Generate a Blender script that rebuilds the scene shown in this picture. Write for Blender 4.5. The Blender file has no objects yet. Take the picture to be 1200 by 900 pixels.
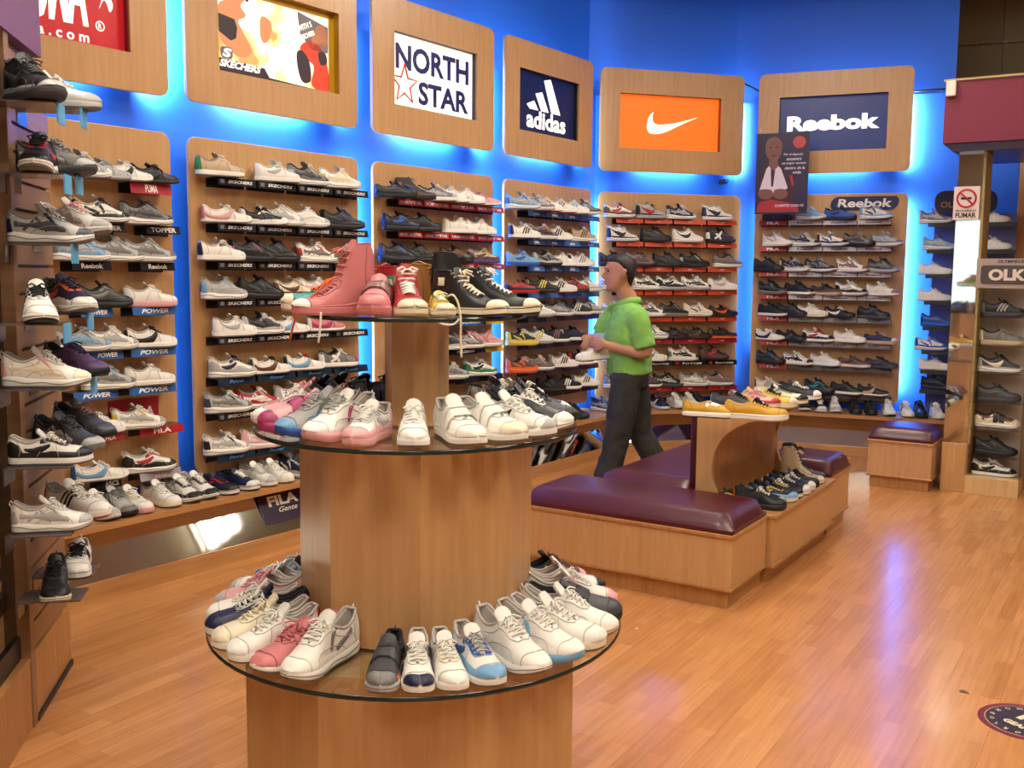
import bpy, math, random
import numpy as np
from mathutils import Vector, Matrix
random.seed(7)
PI = math.pi
R = math.radians
SC = bpy.context.scene
COL = SC.collection

# ------------------------------------------------------------------ camera
F_PX, PITCH, ROLL, CAM_H = 1182.1, 0.111, -0.00873, 1.58
def _cam():
    cp, sp = math.cos(PITCH), math.sin(PITCH)
    right = np.array([1, 0, 0.]); down = np.array([0, -sp, -cp]); fwd = np.array([0, cp, -sp])
    c, s = math.cos(ROLL), math.sin(ROLL)
    return np.stack([c * right + s * down, -s * right + c * down, fwd], 1)
CM = _cam()
cam_data = bpy.data.cameras.new('camera'); cam = bpy.data.objects.new('camera', cam_data); COL.objects.link(cam)
cam_data.sensor_width = 36; cam_data.lens = F_PX / 1200 * 36; cam_data.clip_start = 0.05; cam_data.clip_end = 100
m = Matrix.Identity(4)
for i in range(3):
    m[i][0] = CM[i, 0]; m[i][1] = -CM[i, 1]; m[i][2] = -CM[i, 2]
m[2][3] = CAM_H
cam.matrix_world = m
SC.camera = cam

# ------------------------------------------------------------------ light and exposure
SC.view_settings.view_transform = 'Standard'
SC.view_settings.look = 'None'
SC.view_settings.gamma = 1
SC.view_settings.exposure = 0.0
SC.view_settings.use_curve_mapping = False
world = bpy.data.worlds.new('world'); SC.world = world; world.use_nodes = True
world.node_tree.nodes['Background'].inputs[0].default_value = (1.0, 0.85, 0.75, 1)
world.node_tree.nodes['Background'].inputs[1].default_value = 0.05
CEIL_POWER = 92.0
CEIL_COLOR = (1.0, 0.91, 0.77)
TUBE_COLOR = (0.72, 0.94, 1.0)
TUBE_POWER = 19.0
CEILING_Z = 4.15
def area(name, loc, target, sx, sy, power, color, spread=180):
    d = bpy.data.lights.new(name, 'AREA'); d.shape = 'RECTANGLE'; d.size = sx; d.size_y = sy
    d.energy = power; d.color = color; d.spread = R(spread)
    o = bpy.data.objects.new(name, d); COL.objects.link(o); o.location = loc
    v = Vector(target) - Vector(loc); o.rotation_euler = v.to_track_quat('-Z', 'Y').to_euler()
    return o
CEIL_SPOTS = [(-1.4, 0.9), (1.3, 0.9), (-0.9, 3.1), (1.9, 3.1), (0.4, 5.2), (4.15, 6.27), (1.7, 7.0), (-0.2, -1.0), (3.4, 1.6)]
for (x, y) in CEIL_SPOTS:
    area('ceiling_lamp_light', (x, y, CEILING_Z - 0.09), (x, y, 0), 1.15, 0.5, CEIL_POWER, CEIL_COLOR)

# ------------------------------------------------------------------ pixel rays (where the photo's things stand)
def ray(px, py): return CM @ np.array([(px - 600) / F_PX, (py - 450) / F_PX, 1.])
def onz(px, py, z):
    v = ray(px, py); w = v * ((z - CAM_H) / v[2]); return Vector((w[0], w[1], z))
def onY(px, py, Y):
    v = ray(px, py); w = v * (Y / v[1]); return Vector((w[0], w[1], w[2] + CAM_H))
class Frame:                       # local x along the wall, y into it, z up
    def __init__(s, ox, oy, deg):
        s.o = np.array([ox, oy]); s.a = R(deg); s.deg = deg
        s.t = np.array([math.cos(s.a), math.sin(s.a)]); s.n = np.array([-math.sin(s.a), math.cos(s.a)])
    def hit(s, px, py, yl=0.0):
        v = ray(px, py); P = s.o + s.n * yl; k = (s.n @ P) / (s.n @ v[:2]); w = v * k
        return float((w[:2] - s.o) @ s.t), float(w[2] + CAM_H)
    def w(s, x, y, z):
        p = s.o + s.t * x + s.n * y; return Vector((p[0], p[1], z))

# ------------------------------------------------------------------ materials
MATS = {}
def mat(name, col, rough=0.5, metal=0.0, spec=0.5, emit=0.0, bump=0.0, bscale=200.0, coat=0.0, var=0.0, vscale=30.0):
    if name in MATS: return MATS[name]
    M = bpy.data.materials.new(name); M.use_nodes = True; nt = M.node_tree; b = nt.nodes['Principled BSDF']
    b.inputs['Base Color'].default_value = (*col, 1); b.inputs['Roughness'].default_value = rough
    b.inputs['Metallic'].default_value = metal; b.inputs['Specular IOR Level'].default_value = spec
    b.inputs['Coat Weight'].default_value = coat
    if emit: b.inputs['Emission Color'].default_value = (*col, 1); b.inputs['Emission Strength'].default_value = emit
    if bump or var:
        tc = nt.nodes.new('ShaderNodeTexCoord'); n = nt.nodes.new('ShaderNodeTexNoise'); n.inputs['Scale'].default_value = bscale
        nt.links.new(tc.outputs['Object'], n.inputs['Vector'])
        if bump:
            bp = nt.nodes.new('ShaderNodeBump'); bp.inputs['Strength'].default_value = bump; bp.inputs['Distance'].default_value = 0.002
            nt.links.new(n.outputs['Fac'], bp.inputs['Height']); nt.links.new(bp.outputs['Normal'], b.inputs['Normal'])
        if var:
            n2 = nt.nodes.new('ShaderNodeTexNoise'); n2.inputs['Scale'].default_value = vscale; nt.links.new(tc.outputs['Object'], n2.inputs['Vector'])
            mx = nt.nodes.new('ShaderNodeMix'); mx.data_type = 'RGBA'; mx.inputs[6].default_value = (*[c * (1 - var) for c in col], 1)
            mx.inputs[7].default_value = (*[min(1, c * (1 + var)) for c in col], 1)
            nt.links.new(n2.outputs['Fac'], mx.inputs[0]); nt.links.new(mx.outputs[2], b.inputs['Base Color'])
    MATS[name] = M; return M
def srgb(r, g, b):
    f = lambda c: (c / 255 / 12.92) if c / 255 <= 0.04045 else ((c / 255 + 0.055) / 1.055) ** 2.4
    return (f(r), f(g), f(b))
def wood(name, c1, c2, rough=0.35, scale=(38, 38, 2.2), coat=0.15):
    if name in MATS: return MATS[name]
    M = bpy.data.materials.new(name); M.use_nodes = True; nt = M.node_tree; b = nt.nodes['Principled BSDF']
    tc = nt.nodes.new('ShaderNodeTexCoord'); mp = nt.nodes.new('ShaderNodeMapping'); mp.inputs['Scale'].default_value = scale
    nt.links.new(tc.outputs['Object'], mp.inputs['Vector'])
    n = nt.nodes.new('ShaderNodeTexNoise'); n.inputs['Scale'].default_value = 1.0; n.inputs['Detail'].default_value = 5; n.inputs['Roughness'].default_value = 0.6
    nt.links.new(mp.outputs['Vector'], n.inputs['Vector'])
    n2 = nt.nodes.new('ShaderNodeTexNoise'); n2.inputs['Scale'].default_value = 1.7; nt.links.new(tc.outputs['Object'], n2.inputs['Vector'])
    ad = nt.nodes.new('ShaderNodeMath'); ad.operation = 'ADD'; nt.links.new(n.outputs['Fac'], ad.inputs[0])
    ml = nt.nodes.new('ShaderNodeMath'); ml.operation = 'MULTIPLY'; ml.inputs[1].default_value = 0.5; nt.links.new(n2.outputs['Fac'], ml.inputs[0]); nt.links.new(ml.outputs[0], ad.inputs[1])
    cr = nt.nodes.new('ShaderNodeValToRGB'); cr.color_ramp.elements[0].position = 0.5; cr.color_ramp.elements[1].position = 0.95
    cr.color_ramp.elements[0].color = (*c1, 1); cr.color_ramp.elements[1].color = (*c2, 1)
    nt.links.new(ad.outputs[0], cr.inputs['Fac']); nt.links.new(cr.outputs['Color'], b.inputs['Base Color'])
    b.inputs['Roughness'].default_value = rough; b.inputs['Coat Weight'].default_value = coat; b.inputs['Coat Roughness'].default_value = 0.25
    MATS[name] = M; return M
def floor_material():
    M = bpy.data.materials.new('beech_laminate'); M.use_nodes = True; nt = M.node_tree; b = nt.nodes['Principled BSDF']
    tc = nt.nodes.new('ShaderNodeTexCoord'); mp = nt.nodes.new('ShaderNodeMapping'); mp.inputs['Rotation'].default_value = (0, 0, R(-57.5))
    nt.links.new(tc.outputs['Object'], mp.inputs['Vector'])
    br = nt.nodes.new('ShaderNodeTexBrick'); br.inputs['Scale'].default_value = 1.0; br.inputs['Brick Width'].default_value = 0.42
    br.inputs['Row Height'].default_value = 0.066; br.inputs['Mortar Size'].default_value = 0.0006; br.inputs['Mortar Smooth'].default_value = 0.6; br.offset = 0.37; br.offset_frequency = 2
    br.inputs['Color1'].default_value = (*srgb(192, 132, 78), 1); br.inputs['Color2'].default_value = (*srgb(210, 150, 94), 1); br.inputs['Mortar'].default_value = (*srgb(180, 120, 70), 1)
    br.inputs['Bias'].default_value = 0.0
    nt.links.new(mp.outputs['Vector'], br.inputs['Vector'])
    mp2 = nt.nodes.new('ShaderNodeMapping'); mp2.inputs['Scale'].default_value = (3, 55, 1); nt.links.new(mp.outputs['Vector'], mp2.inputs['Vector'])
    n = nt.nodes.new('ShaderNodeTexNoise'); n.inputs['Scale'].default_value = 1.0; n.inputs['Detail'].default_value = 4; nt.links.new(mp2.outputs['Vector'], n.inputs['Vector'])
    cr = nt.nodes.new('ShaderNodeValToRGB'); cr.color_ramp.elements[0].position = 0.25; cr.color_ramp.elements[0].color = (0.80, 0.76, 0.72, 1)
    cr.color_ramp.elements[1].position = 0.75; cr.color_ramp.elements[1].color = (1.06, 1.05, 1.04, 1); nt.links.new(n.outputs['Fac'], cr.inputs['Fac'])
    mx = nt.nodes.new('ShaderNodeMix'); mx.data_type = 'RGBA'; mx.blend_type = 'MULTIPLY'; mx.inputs[0].default_value = 1
    nt.links.new(br.outputs['Color'], mx.inputs[6]); nt.links.new(cr.outputs['Color'], mx.inputs[7])
    # a long board joint every three strips
    wv = nt.nodes.new('ShaderNodeTexBrick'); wv.inputs['Scale'].default_value = 1; wv.inputs['Brick Width'].default_value = 1.26; wv.inputs['Row Height'].default_value = 0.198
    wv.inputs['Mortar Size'].default_value = 0.0012; wv.inputs['Color1'].default_value = (1, 1, 1, 1); wv.inputs['Color2'].default_value = (0.93, 0.92, 0.9, 1); wv.inputs['Mortar'].default_value = (0.78, 0.7, 0.66, 1)
    nt.links.new(mp.outputs['Vector'], wv.inputs['Vector'])
    m2 = nt.nodes.new('ShaderNodeMix'); m2.data_type = 'RGBA'; m2.blend_type = 'MULTIPLY'; m2.inputs[0].default_value = 1
    nt.links.new(mx.outputs[2], m2.inputs[6]); nt.links.new(wv.outputs['Color'], m2.inputs[7]); nt.links.new(m2.outputs[2], b.inputs['Base Color'])
    b.inputs['Roughness'].default_value = 0.24; b.inputs['Coat Weight'].default_value = 0.25; b.inputs['Coat Roughness'].default_value = 0.12
    return M
OAK = wood('maple_veneer', srgb(190, 144, 96), srgb(206, 162, 112))
OAKD = wood('maple_plinth', srgb(164, 112, 62), srgb(188, 136, 82))
OAKH = wood('maple_horizontal', srgb(172, 120, 70), srgb(196, 146, 92), scale=(2.5, 40, 40))
SLAT = wood('slatwall_brown', srgb(128, 92, 62), srgb(154, 116, 82), rough=0.4, scale=(2, 3, 30))
BLUE = mat('blue_paint', (0.014, 0.14, 0.80), 0.55, bump=0.15, bscale=120)
WHITEP = mat('cream_paint', srgb(225, 210, 190), 0.7)
BROWNP = mat('brown_partition', srgb(120, 100, 72), 0.6, var=0.12, vscale=3)
MAROON = mat('maroon_panel', srgb(120, 30, 55), 0.5, bump=0.1)
MAUVE = mat('mauve_bulkhead', srgb(124, 84, 128), 0.55, bump=0.1)
LEATHER = mat('burgundy_vinyl', srgb(78, 24, 34), 0.33, bump=0.35, bscale=260, coat=0.1)
MIRROR = mat('mirror_glass', (0.82, 0.84, 0.84), 0.03, metal=1.0)
BLACKM = mat('black_metal', (0.01, 0.01, 0.012), 0.4)
CHROME = mat('chrome', (0.7, 0.7, 0.72), 0.15, metal=1.0)
def glass_mat(name, tint, alpha_mix, rough=0.03):
    M = bpy.data.materials.new(name); M.use_nodes = True; nt = M.node_tree
    for n in list(nt.nodes):
        if n.type != 'OUTPUT_MATERIAL': nt.nodes.remove(n)
    out = [n for n in nt.nodes if n.type == 'OUTPUT_MATERIAL'][0]
    tr = nt.nodes.new('ShaderNodeBsdfTransparent'); tr.inputs[0].default_value = (*tint, 1)
    gl = nt.nodes.new('ShaderNodeBsdfGlossy'); gl.inputs['Roughness'].default_value = rough
    lw = nt.nodes.new('ShaderNodeLayerWeight'); lw.inputs[0].default_value = 0.5; fr = nt.nodes.new('ShaderNodeMath'); fr.operation = 'POWER'; fr.inputs[1].default_value = 5.0; nt.links.new(lw.outputs['Facing'], fr.inputs[0])
    ad = nt.nodes.new('ShaderNodeMath'); ad.operation = 'ADD'; ad.inputs[1].default_value = alpha_mix; ad.use_clamp = True
    mx = nt.nodes.new('ShaderNodeMixShader'); nt.links.new(fr.outputs[0], ad.inputs[0]); nt.links.new(ad.outputs[0], mx.inputs[0])
    nt.links.new(tr.outputs[0], mx.inputs[1]); nt.links.new(gl.outputs[0], mx.inputs[2]); nt.links.new(mx.outputs[0], out.inputs[0])
    MATS[name] = M; return M
GLASS = glass_mat('disc_glass', (0.82, 0.86, 0.84), 0.04)
ACRYL = glass_mat('clear_acrylic', (0.9, 0.92, 0.92), 0.03)
GEDGE = mat('glass_edge', (0.012, 0.022, 0.02), 0.15)
def _edge():      # dark from outside; seen through the pane the rim lets light out again
    nt = GEDGE.node_tree; b = nt.nodes['Principled BSDF']; out = [n for n in nt.nodes if n.type == 'OUTPUT_MATERIAL'][0]
    g = nt.nodes.new('ShaderNodeNewGeometry'); t = nt.nodes.new('ShaderNodeBsdfTransparent'); t.inputs[0].default_value = (0.8, 0.85, 0.82, 1); mx = nt.nodes.new('ShaderNodeMixShader')
    nt.links.new(g.outputs['Backfacing'], mx.inputs[0]); nt.links.new(b.outputs[0], mx.inputs[1]); nt.links.new(t.outputs[0], mx.inputs[2]); nt.links.new(mx.outputs[0], out.inputs[0])
_edge()
# shoe colours
PAL = {'w': (srgb(238, 234, 226), 'white'), 'k': (srgb(26, 26, 28), 'black'), 'g': (srgb(120, 118, 116), 'grey'), 's': (srgb(178, 178, 176), 'silver'),
       'n': (srgb(28, 32, 66), 'navy'), 'b': (srgb(38, 86, 168), 'blue'), 'r': (srgb(176, 32, 42), 'red'), 'p': (srgb(228, 168, 172), 'pink'),
       'm': (srgb(168, 54, 104), 'magenta'), 't': (srgb(196, 172, 138), 'tan'), 'o': (srgb(226, 100, 40), 'orange'), 'y': (srgb(214, 190, 84), 'yellow'),
       'v': (srgb(52, 130, 76), 'green'), 'l': (srgb(120, 170, 212), 'light blue'), 'c': (srgb(232, 220, 192), 'cream'), 'd': (srgb(66, 66, 70), 'charcoal'),
       'u': (srgb(84, 56, 96), 'purple'), 'e': (srgb(104, 66, 46), 'brown'), 'a': (srgb(206, 122, 124), 'salmon pink'), 'q': (srgb(40, 140, 140), 'teal'),
       'z': (srgb(206, 158, 40), 'gold'), 'f': (srgb(134, 100, 96), 'dusty mauve'), 'i': (srgb(158, 104, 52), 'tan brown')}
def smat(c, kind='leather'):
    col = PAL[c][0]
    if kind == 'sole': return mat('rubber_' + PAL[c][1].replace(' ', '_'), tuple(x * 0.95 for x in col), 0.55)
    if kind == 'lace': return mat('lace_' + PAL[c][1].replace(' ', '_'), col, 0.8)
    return mat('leather_' + PAL[c][1].replace(' ', '_'), col, 0.42, bump=0.25, bscale=420, var=0.06, vscale=40)
LINING = mat('shoe_lining', srgb(150, 144, 138), 0.9)
LININGD = mat('shoe_lining_dark', srgb(44, 44, 48), 0.9)

# ------------------------------------------------------------------ mesh helpers
class MB:
    def __init__(s): s.v = []; s.f = []; s.mi = []; s.smooth = []
    def add(s, vs, fs, mi=0, smooth=False):
        k = len(s.v); s.v += [tuple(p) for p in vs]; s.f += [tuple(i + k for i in f) for f in fs]; s.mi += [mi] * len(fs); s.smooth += [smooth] * len(fs); return s
    def box(s, x0, x1, y0, y1, z0, z1, mi=0):
        return s.add([(x0, y0, z0), (x1, y0, z0), (x1, y1, z0), (x0, y1, z0), (x0, y0, z1), (x1, y0, z1), (x1, y1, z1), (x0, y1, z1)],
                     [(0, 3, 2, 1), (4, 5, 6, 7), (0, 1, 5, 4), (1, 2, 6, 5), (2, 3, 7, 6), (3, 0, 4, 7)], mi)
    def prism(s, poly, axis, a, b, mi=0):      # poly in the two other axes, extruded along axis from a to b
        def P(p, t): return {'x': (t, p[0], p[1]), 'y': (p[0], t, p[1]), 'z': (p[0], p[1], t)}[axis]
        n = len(poly); vs = [P(p, a) for p in poly] + [P(p, b) for p in poly]
        fs = [tuple(range(n))[::-1], tuple(range(n, 2 * n))] + [(i, (i + 1) % n, n + (i + 1) % n, n + i) for i in range(n)]
        return s.add(vs, fs, mi)
    def tube(s, pts, r, n=6, mi=0, closed=False):
        pts = [Vector(p) for p in pts]; rs = r if isinstance(r, (list, tuple)) else [r] * len(pts); vs = []; fs = []
        up = Vector((0, 0, 1)); N = len(pts)
        for i, p in enumerate(pts):
            if closed: d = pts[(i + 1) % N] - pts[i - 1]
            else: d = pts[min(i + 1, N - 1)] - pts[max(i - 1, 0)]
            d.normalize(); a = d.cross(up)
            if a.length < 1e-3: a = d.cross(Vector((1, 0, 0)))
            a.normalize(); b = a.cross(d); up = b
            for k in range(n):
                t = 2 * PI * k / n; vs.append(p + a * math.cos(t) * rs[i] + b * math.sin(t) * rs[i])
        for i in range(N if closed else N - 1):
            j = (i + 1) % N
            for k in range(n): fs.append((i * n + k, i * n + (k + 1) % n, j * n + (k + 1) % n, j * n + k))
        if not closed: fs += [tuple(range(n))[::-1], tuple(range((N - 1) * n, N * n))]
        return s.add(vs, fs, mi, True)
    def grid(s, G, mi=0, smooth=True, flip=False):   # G: rows of points
        nr, nc = len(G), len(G[0]); vs = [p for row in G for p in row]; fs = []
        for i in range(nr - 1):
            for j in range(nc - 1):
                q = (i * nc + j, i * nc + j + 1, (i + 1) * nc + j + 1, (i + 1) * nc + j); fs.append(q[::-1] if flip else q)
        return s.add(vs, fs, mi, smooth)
    def loft(s, rings, mi=0, cap=True, smooth=True):
        n = len(rings[0]); vs = [p for r_ in rings for p in r_]; fs = []
        for i in range(len(rings) - 1):
            for k in range(n): fs.append((i * n + k, i * n + (k + 1) % n, (i + 1) * n + (k + 1) % n, (i + 1) * n + k))
        if cap: fs += [tuple(range(n))[::-1], tuple(range((len(rings) - 1) * n, len(rings) * n))]
        return s.add(vs, fs, mi, smooth)
    def mesh(s, name):
        me = bpy.data.meshes.new(name); me.from_pydata(s.v, [], s.f); me.polygons.foreach_set('material_index', s.mi)
        me.polygons.foreach_set('use_smooth', s.smooth); me.update(); return me
    def obj(s, name, mats, parent=None, loc=(0, 0, 0), rz=0.0, bevel=0.0, seg=2):
        me = s.mesh(name); mats = mats if isinstance(mats, (list, tuple)) else [mats]
        for m_ in mats: me.materials.append(m_)
        o = bpy.data.objects.new(name, me); COL.objects.link(o); o.location = loc; o.rotation_euler = (0, 0, rz)
        if parent: o.parent = parent
        if bevel:
            b = o.modifiers.new('bevel', 'BEVEL'); b.width = bevel; b.segments = seg; b.limit_method = 'ANGLE'
        return o
def link_mesh(name, me, parent=None, loc=(0, 0, 0), rot=(0, 0, 0), sc=(1, 1, 1)):
    o = bpy.data.objects.new(name, me); COL.objects.link(o); o.location = loc; o.rotation_euler = rot; o.scale = sc
    if parent: o.parent = parent
    return o
def tag(o, label, cat, group=None):
    o['label'] = label; o['category'] = cat
    if group: o['group'] = group
    return o
def struct(o): o['kind'] = 'structure'; return o
def empty(name, loc=(0, 0, 0), rz=0.0, label=None, cat=None, group=None):
    o = bpy.data.objects.new(name, None); COL.objects.link(o); o.location = loc; o.rotation_euler = (0, 0, rz); o.empty_display_size = 0.1
    if label: tag(o, label, cat, group)
    return o
# lettering: a unit-sized flat mesh for each word
TXT = {}
def text_mesh(body, m_, offset=0.02, shear=0.0, spacing=1.0):
    key = (body, m_.name, offset, shear)
    if key in TXT: return TXT[key]
    c = bpy.data.curves.new('t', 'FONT'); c.body = body; c.offset = offset; c.shear = shear; c.resolution_u = 3; c.space_character = spacing
    c.align_x = 'LEFT'
    o = bpy.data.objects.new('t', c); COL.objects.link(o); dg = bpy.context.evaluated_depsgraph_get(); dg.update()
    me = bpy.data.meshes.new_from_object(o.evaluated_get(dg)); bpy.data.objects.remove(o); bpy.data.curves.remove(c)
    n = len(me.vertices); co = np.empty(n * 3); me.vertices.foreach_get('co', co); co = co.reshape(-1, 3)
    lo, hi = co.min(0), co.max(0); sx, sy = hi[0] - lo[0], hi[1] - lo[1]
    out = np.zeros_like(co); out[:, 0] = (co[:, 0] - (lo[0] + hi[0]) / 2) / sx; out[:, 2] = (co[:, 1] - (lo[1] + hi[1]) / 2) / sy
    me.vertices.foreach_set('co', out.ravel()); me.materials.clear(); me.materials.append(m_); me.name = 'lettering'; me.update()
    TXT[key] = me; return me
def text(body, m_, parent, x, y, z, w, h, offset=0.02, shear=0.0, name='lettering', rot=(0, 0, 0)):
    return link_mesh(name, text_mesh(body, m_, offset, shear), parent, (x, y, z), rot, (w, 1, h))
def poly_obj(name, poly, m_, parent, y, thick=0.0008):     # flat shape in the local x-z plane, facing -y
    return MB().prism([(p[0], p[1]) for p in poly][::1], 'y', y - thick, y).obj(name, m_, parent)
def catmull(pts, n=8, closed=False):
    pts = [np.array(p, float) for p in pts]; out = []; N = len(pts); rng = N if closed else N - 1
    for i in range(rng):
        g = (lambda k: pts[k % N]) if closed else (lambda k: pts[min(max(k, 0), N - 1)])
        p0, p1, p2, p3 = g(i - 1), g(i), g(i + 1), g(i + 2)
        for k in range(n):
            t = k / n; out.append(0.5 * ((2 * p1) + (-p0 + p2) * t + (2 * p0 - 5 * p1 + 4 * p2 - p3) * t * t + (-p0 + 3 * p1 - 3 * p2 + p3) * t ** 3))
    if not closed: out.append(pts[-1])
    return out

# ------------------------------------------------------------------ wall frames
_t = np.array([math.cos(R(54.2)), math.sin(R(54.2))]); _n = np.array([-math.sin(R(54.2)), math.cos(R(54.2))])
_o = _n * 4.617
FL = Frame(_o[0], _o[1], 54.2)                  # long left wall (front face of its panels)
FN = Frame(1.41, 9.18, 16.5)                    # corner wall with the orange sign
FR = Frame(2.80, 9.05, -22.4)                   # wall with the blue word sign
FS = Frame(-1.766, 3.90, -78.0)                 # slat wall: local x runs towards the camera
BACK = 0.13                                     # backing wall behind the panels
def inter(f1, y1, f2, y2):
    p = f1.o + f1.n * y1; q = f2.o + f2.n * y2; A = np.array([f1.t, -f2.t]).T; k = np.linalg.solve(A, q - p); return p + f1.t * k[0]
cLN = inter(FL, BACK, FN, BACK); cNR = inter(FN, BACK, FR, BACK)
sL0, sL1 = 0.9, float((cLN - FL.o) @ FL.t)
sN0, sN1 = float((cLN - FN.o) @ FN.t), float((cNR - FN.o) @ FN.t)
sR0 = float((cNR - FR.o) @ FR.t)
sR1 = FR.hit(1122, 60, BACK + 0.1)[0]; sR2 = FR.hit(1192, 250, BACK)[0]
WALL_H = 3.13
# ------------------------------------------------------------------ setting
fl = MB().box(-7, 9, -4, 14, -0.1, 0.0).obj('floor', floor_material()); struct(fl)
struct(MB().box(-7, 9, -4, 14, CEILING_Z, CEILING_Z + 0.1).obj('ceiling', mat('ceiling_paint', srgb(166, 160, 140), 0.8)))
struct(MB().box(-7, 9, -4.1, -4, 0, CEILING_Z).obj('wall_front', WHITEP))
struct(MB().box(-7.1, -7, -4, 14, 0, CEILING_Z).obj('wall_left', WHITEP))
struct(MB().box(9, 9.1, -4, 14, 0, CEILING_Z).obj('wall_right', WHITEP))
struct(MB().box(-7, 9, 14, 14.1, 0, CEILING_Z).obj('wall_back', BROWNP))
dw = MB(); dw.box(-6.95, -5.3, -3.99, -3.97, 0.9, 2.7); struct(dw.obj('window_1', mat('daylight_window', (0.80, 0.96, 0.93), 0.3, emit=1.3)))
wf = MB()
for xx in (-6.97, -6.15, -5.3): wf.box(xx, xx + .05, -3.98, -3.93, .85, 2.75)
wf.box(-6.97, -5.25, -3.98, -3.93, .85, .9).box(-6.97, -5.25, -3.98, -3.93, 2.7, 2.75); struct(wf.obj('trim_9_window_frame', CHROME))
def wall_piece(name, F, s0, s1, y0, y1, z0, z1, m_): return struct(MB().box(s0, s1, y0, y1, z0, z1).obj(name, m_, loc=(F.o[0], F.o[1], 0), rz=F.a))
UP = 0.10
wall_piece('wall_west', FL, sL0, sL1 + 0.04, BACK, BACK + 0.12, 0.0, WALL_H, BLUE)
wall_piece('wall_corner', FN, sN0 - 0.04, sN1 + 0.02, BACK, BACK + 0.12, 0.0, WALL_H, BLUE)
wall_piece('wall_north', FR, sR0 - 0.02, sR2, BACK, BACK + 0.12, 0.0, WALL_H, BLUE)
wall_piece('wall_upper_west', FL, sL0, sL1 + 0.2, BACK + UP, BACK + UP + 0.15, WALL_H, CEILING_Z, BLUE)
wall_piece('wall_upper_corner', FN, sN0 - 0.2, sN1 + 0.2, BACK + UP, BACK + UP + 0.15, WALL_H, CEILING_Z, BLUE)
wall_piece('wall_upper_north', FR, sR0 - 0.1, sR1, BACK + UP, BACK + UP + 0.15, WALL_H, CEILING_Z, BLUE)
# brown storefront partition seen beyond the blue wall
b = MB(); b.box(sR1 - 0.3, sR1 + 4.5, 1.2, 1.3, 2.2, CEILING_Z)
for k in range(7): b.box(sR1 - 0.3 + k * 0.7, sR1 - 0.27 + k * 0.7, 1.18, 1.2, 2.2, CEILING_Z)
for z in (2.9, 3.35, 3.72): b.box(sR1 - 0.3, sR1 + 4.5, 1.17, 1.2, z, z + 0.03)
struct(b.obj('wall_mall', BROWNP, loc=(FR.o[0], FR.o[1], 0), rz=FR.a))
wall_piece('wall_east', FR, sR2, sR2 + 2.5, BACK - 0.02, BACK + 0.12, 0, 2.75, mat('tan_wall', srgb(190, 140, 92), 0.6))

def ledge(F, s0, s1, idx, nm, y_front=-0.30, m0=None, m1=None):
    # kickboard, slanted mirror, shoe ledge
    L = (F.o[0], F.o[1], 0)
    t0, t1 = s0, s1
    struct(MB().prism([(y_front, 0), (y_front, 0.094), (y_front + 0.035, 0.094), (y_front + 0.035, 0)], 'x', t0, t1).obj('baseboard_' + nm, OAKH, loc=L, rz=F.a))
    struct(MB().prism([(y_front + 0.006, 0.085), (y_front + 0.15, 0.338), (y_front + 0.16, 0.338), (y_front + 0.02, 0.085)], 'x', t0, t1).obj('trim_' + str(idx) + '_mirror', MIRROR, loc=L, rz=F.a))
    struct(MB().box(t0, t1, y_front - 0.012, BACK, 0.340, 0.368).obj('trim_' + str(idx) + '_ledge', OAKH, loc=L, rz=F.a))
yf = -0.30
pLN = inter(FL, yf, FN, yf); pNR = inter(FN, yf, FR, yf)
ledge(FL, 1.6, float((pLN - FL.o) @ FL.t), 1, 'west')
ledge(FN, float((pLN - FN.o) @ FN.t) , float((pNR - FN.o) @ FN.t), 2, 'corner')
ledge(FR, float((pNR - FR.o) @ FR.t), sR2, 3, 'north')

# ceiling lights (real fixtures; also seen in the mirrors)
for k, (x, y) in enumerate(CEIL_SPOTS):
    e = empty('ceiling_light', (x, y, CEILING_Z), 0, 'white recessed ceiling light with frosted diffuser', 'lamp', 'ceiling lights'); 
    MB().box(-0.62, 0.62, -0.3, 0.3, -0.05, 0).obj('housing', WHITEP, e)
    b = MB()
    for j in range(3): b.box(-0.57, 0.57, -0.22 + j * 0.17, -0.12 + j * 0.17, -0.062, -0.05)
    b.obj('tube', mat('tube_glow', (1.0, 0.97, 0.88), emit=3.0), e)
    b = MB()
    for yy in (-.24, -.08, .08, .24): b.box(-.6, .6, yy - .038, yy + .038, -.125, -.115)
    b.obj('louvre', mat('louvre_grey', (0.35, 0.36, 0.33), 0.5), e)

# ------------------------------------------------------------------ wall display panels and light-box signs
def rr_loop(x0, x1, z0, z1, r, k=6):
    out = []
    for cx, cz, a0 in ((x1 - r, z1 - r, 0), (x0 + r, z1 - r, 90), (x0 + r, z0 + r, 180), (x1 - r, z0 + r, 270)):
        for i in range(k + 1):
            a = R(a0 + 90 * i / k); out.append((cx + r * math.cos(a), cz + r * math.sin(a)))
    return out
def panel(F, s0, s1, z0, z1, label, group):
    o = MB().prism(rr_loop(s0, s1, z0, z1, 0.055), 'y', 0, 0.022).obj('wall_display_board', OAK, loc=(F.o[0], F.o[1], 0), rz=F.a, bevel=0.004)
    tag(o, label, 'wall panel', group)
    b = MB()
    for sx in (s0 + 0.2, s1 - 0.24): b.box(sx, sx + 0.04, 0.022, BACK, z0 + 0.15, z1 - 0.15)
    b.obj('mounting_rail', BLACKM, o)
    return o
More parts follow.
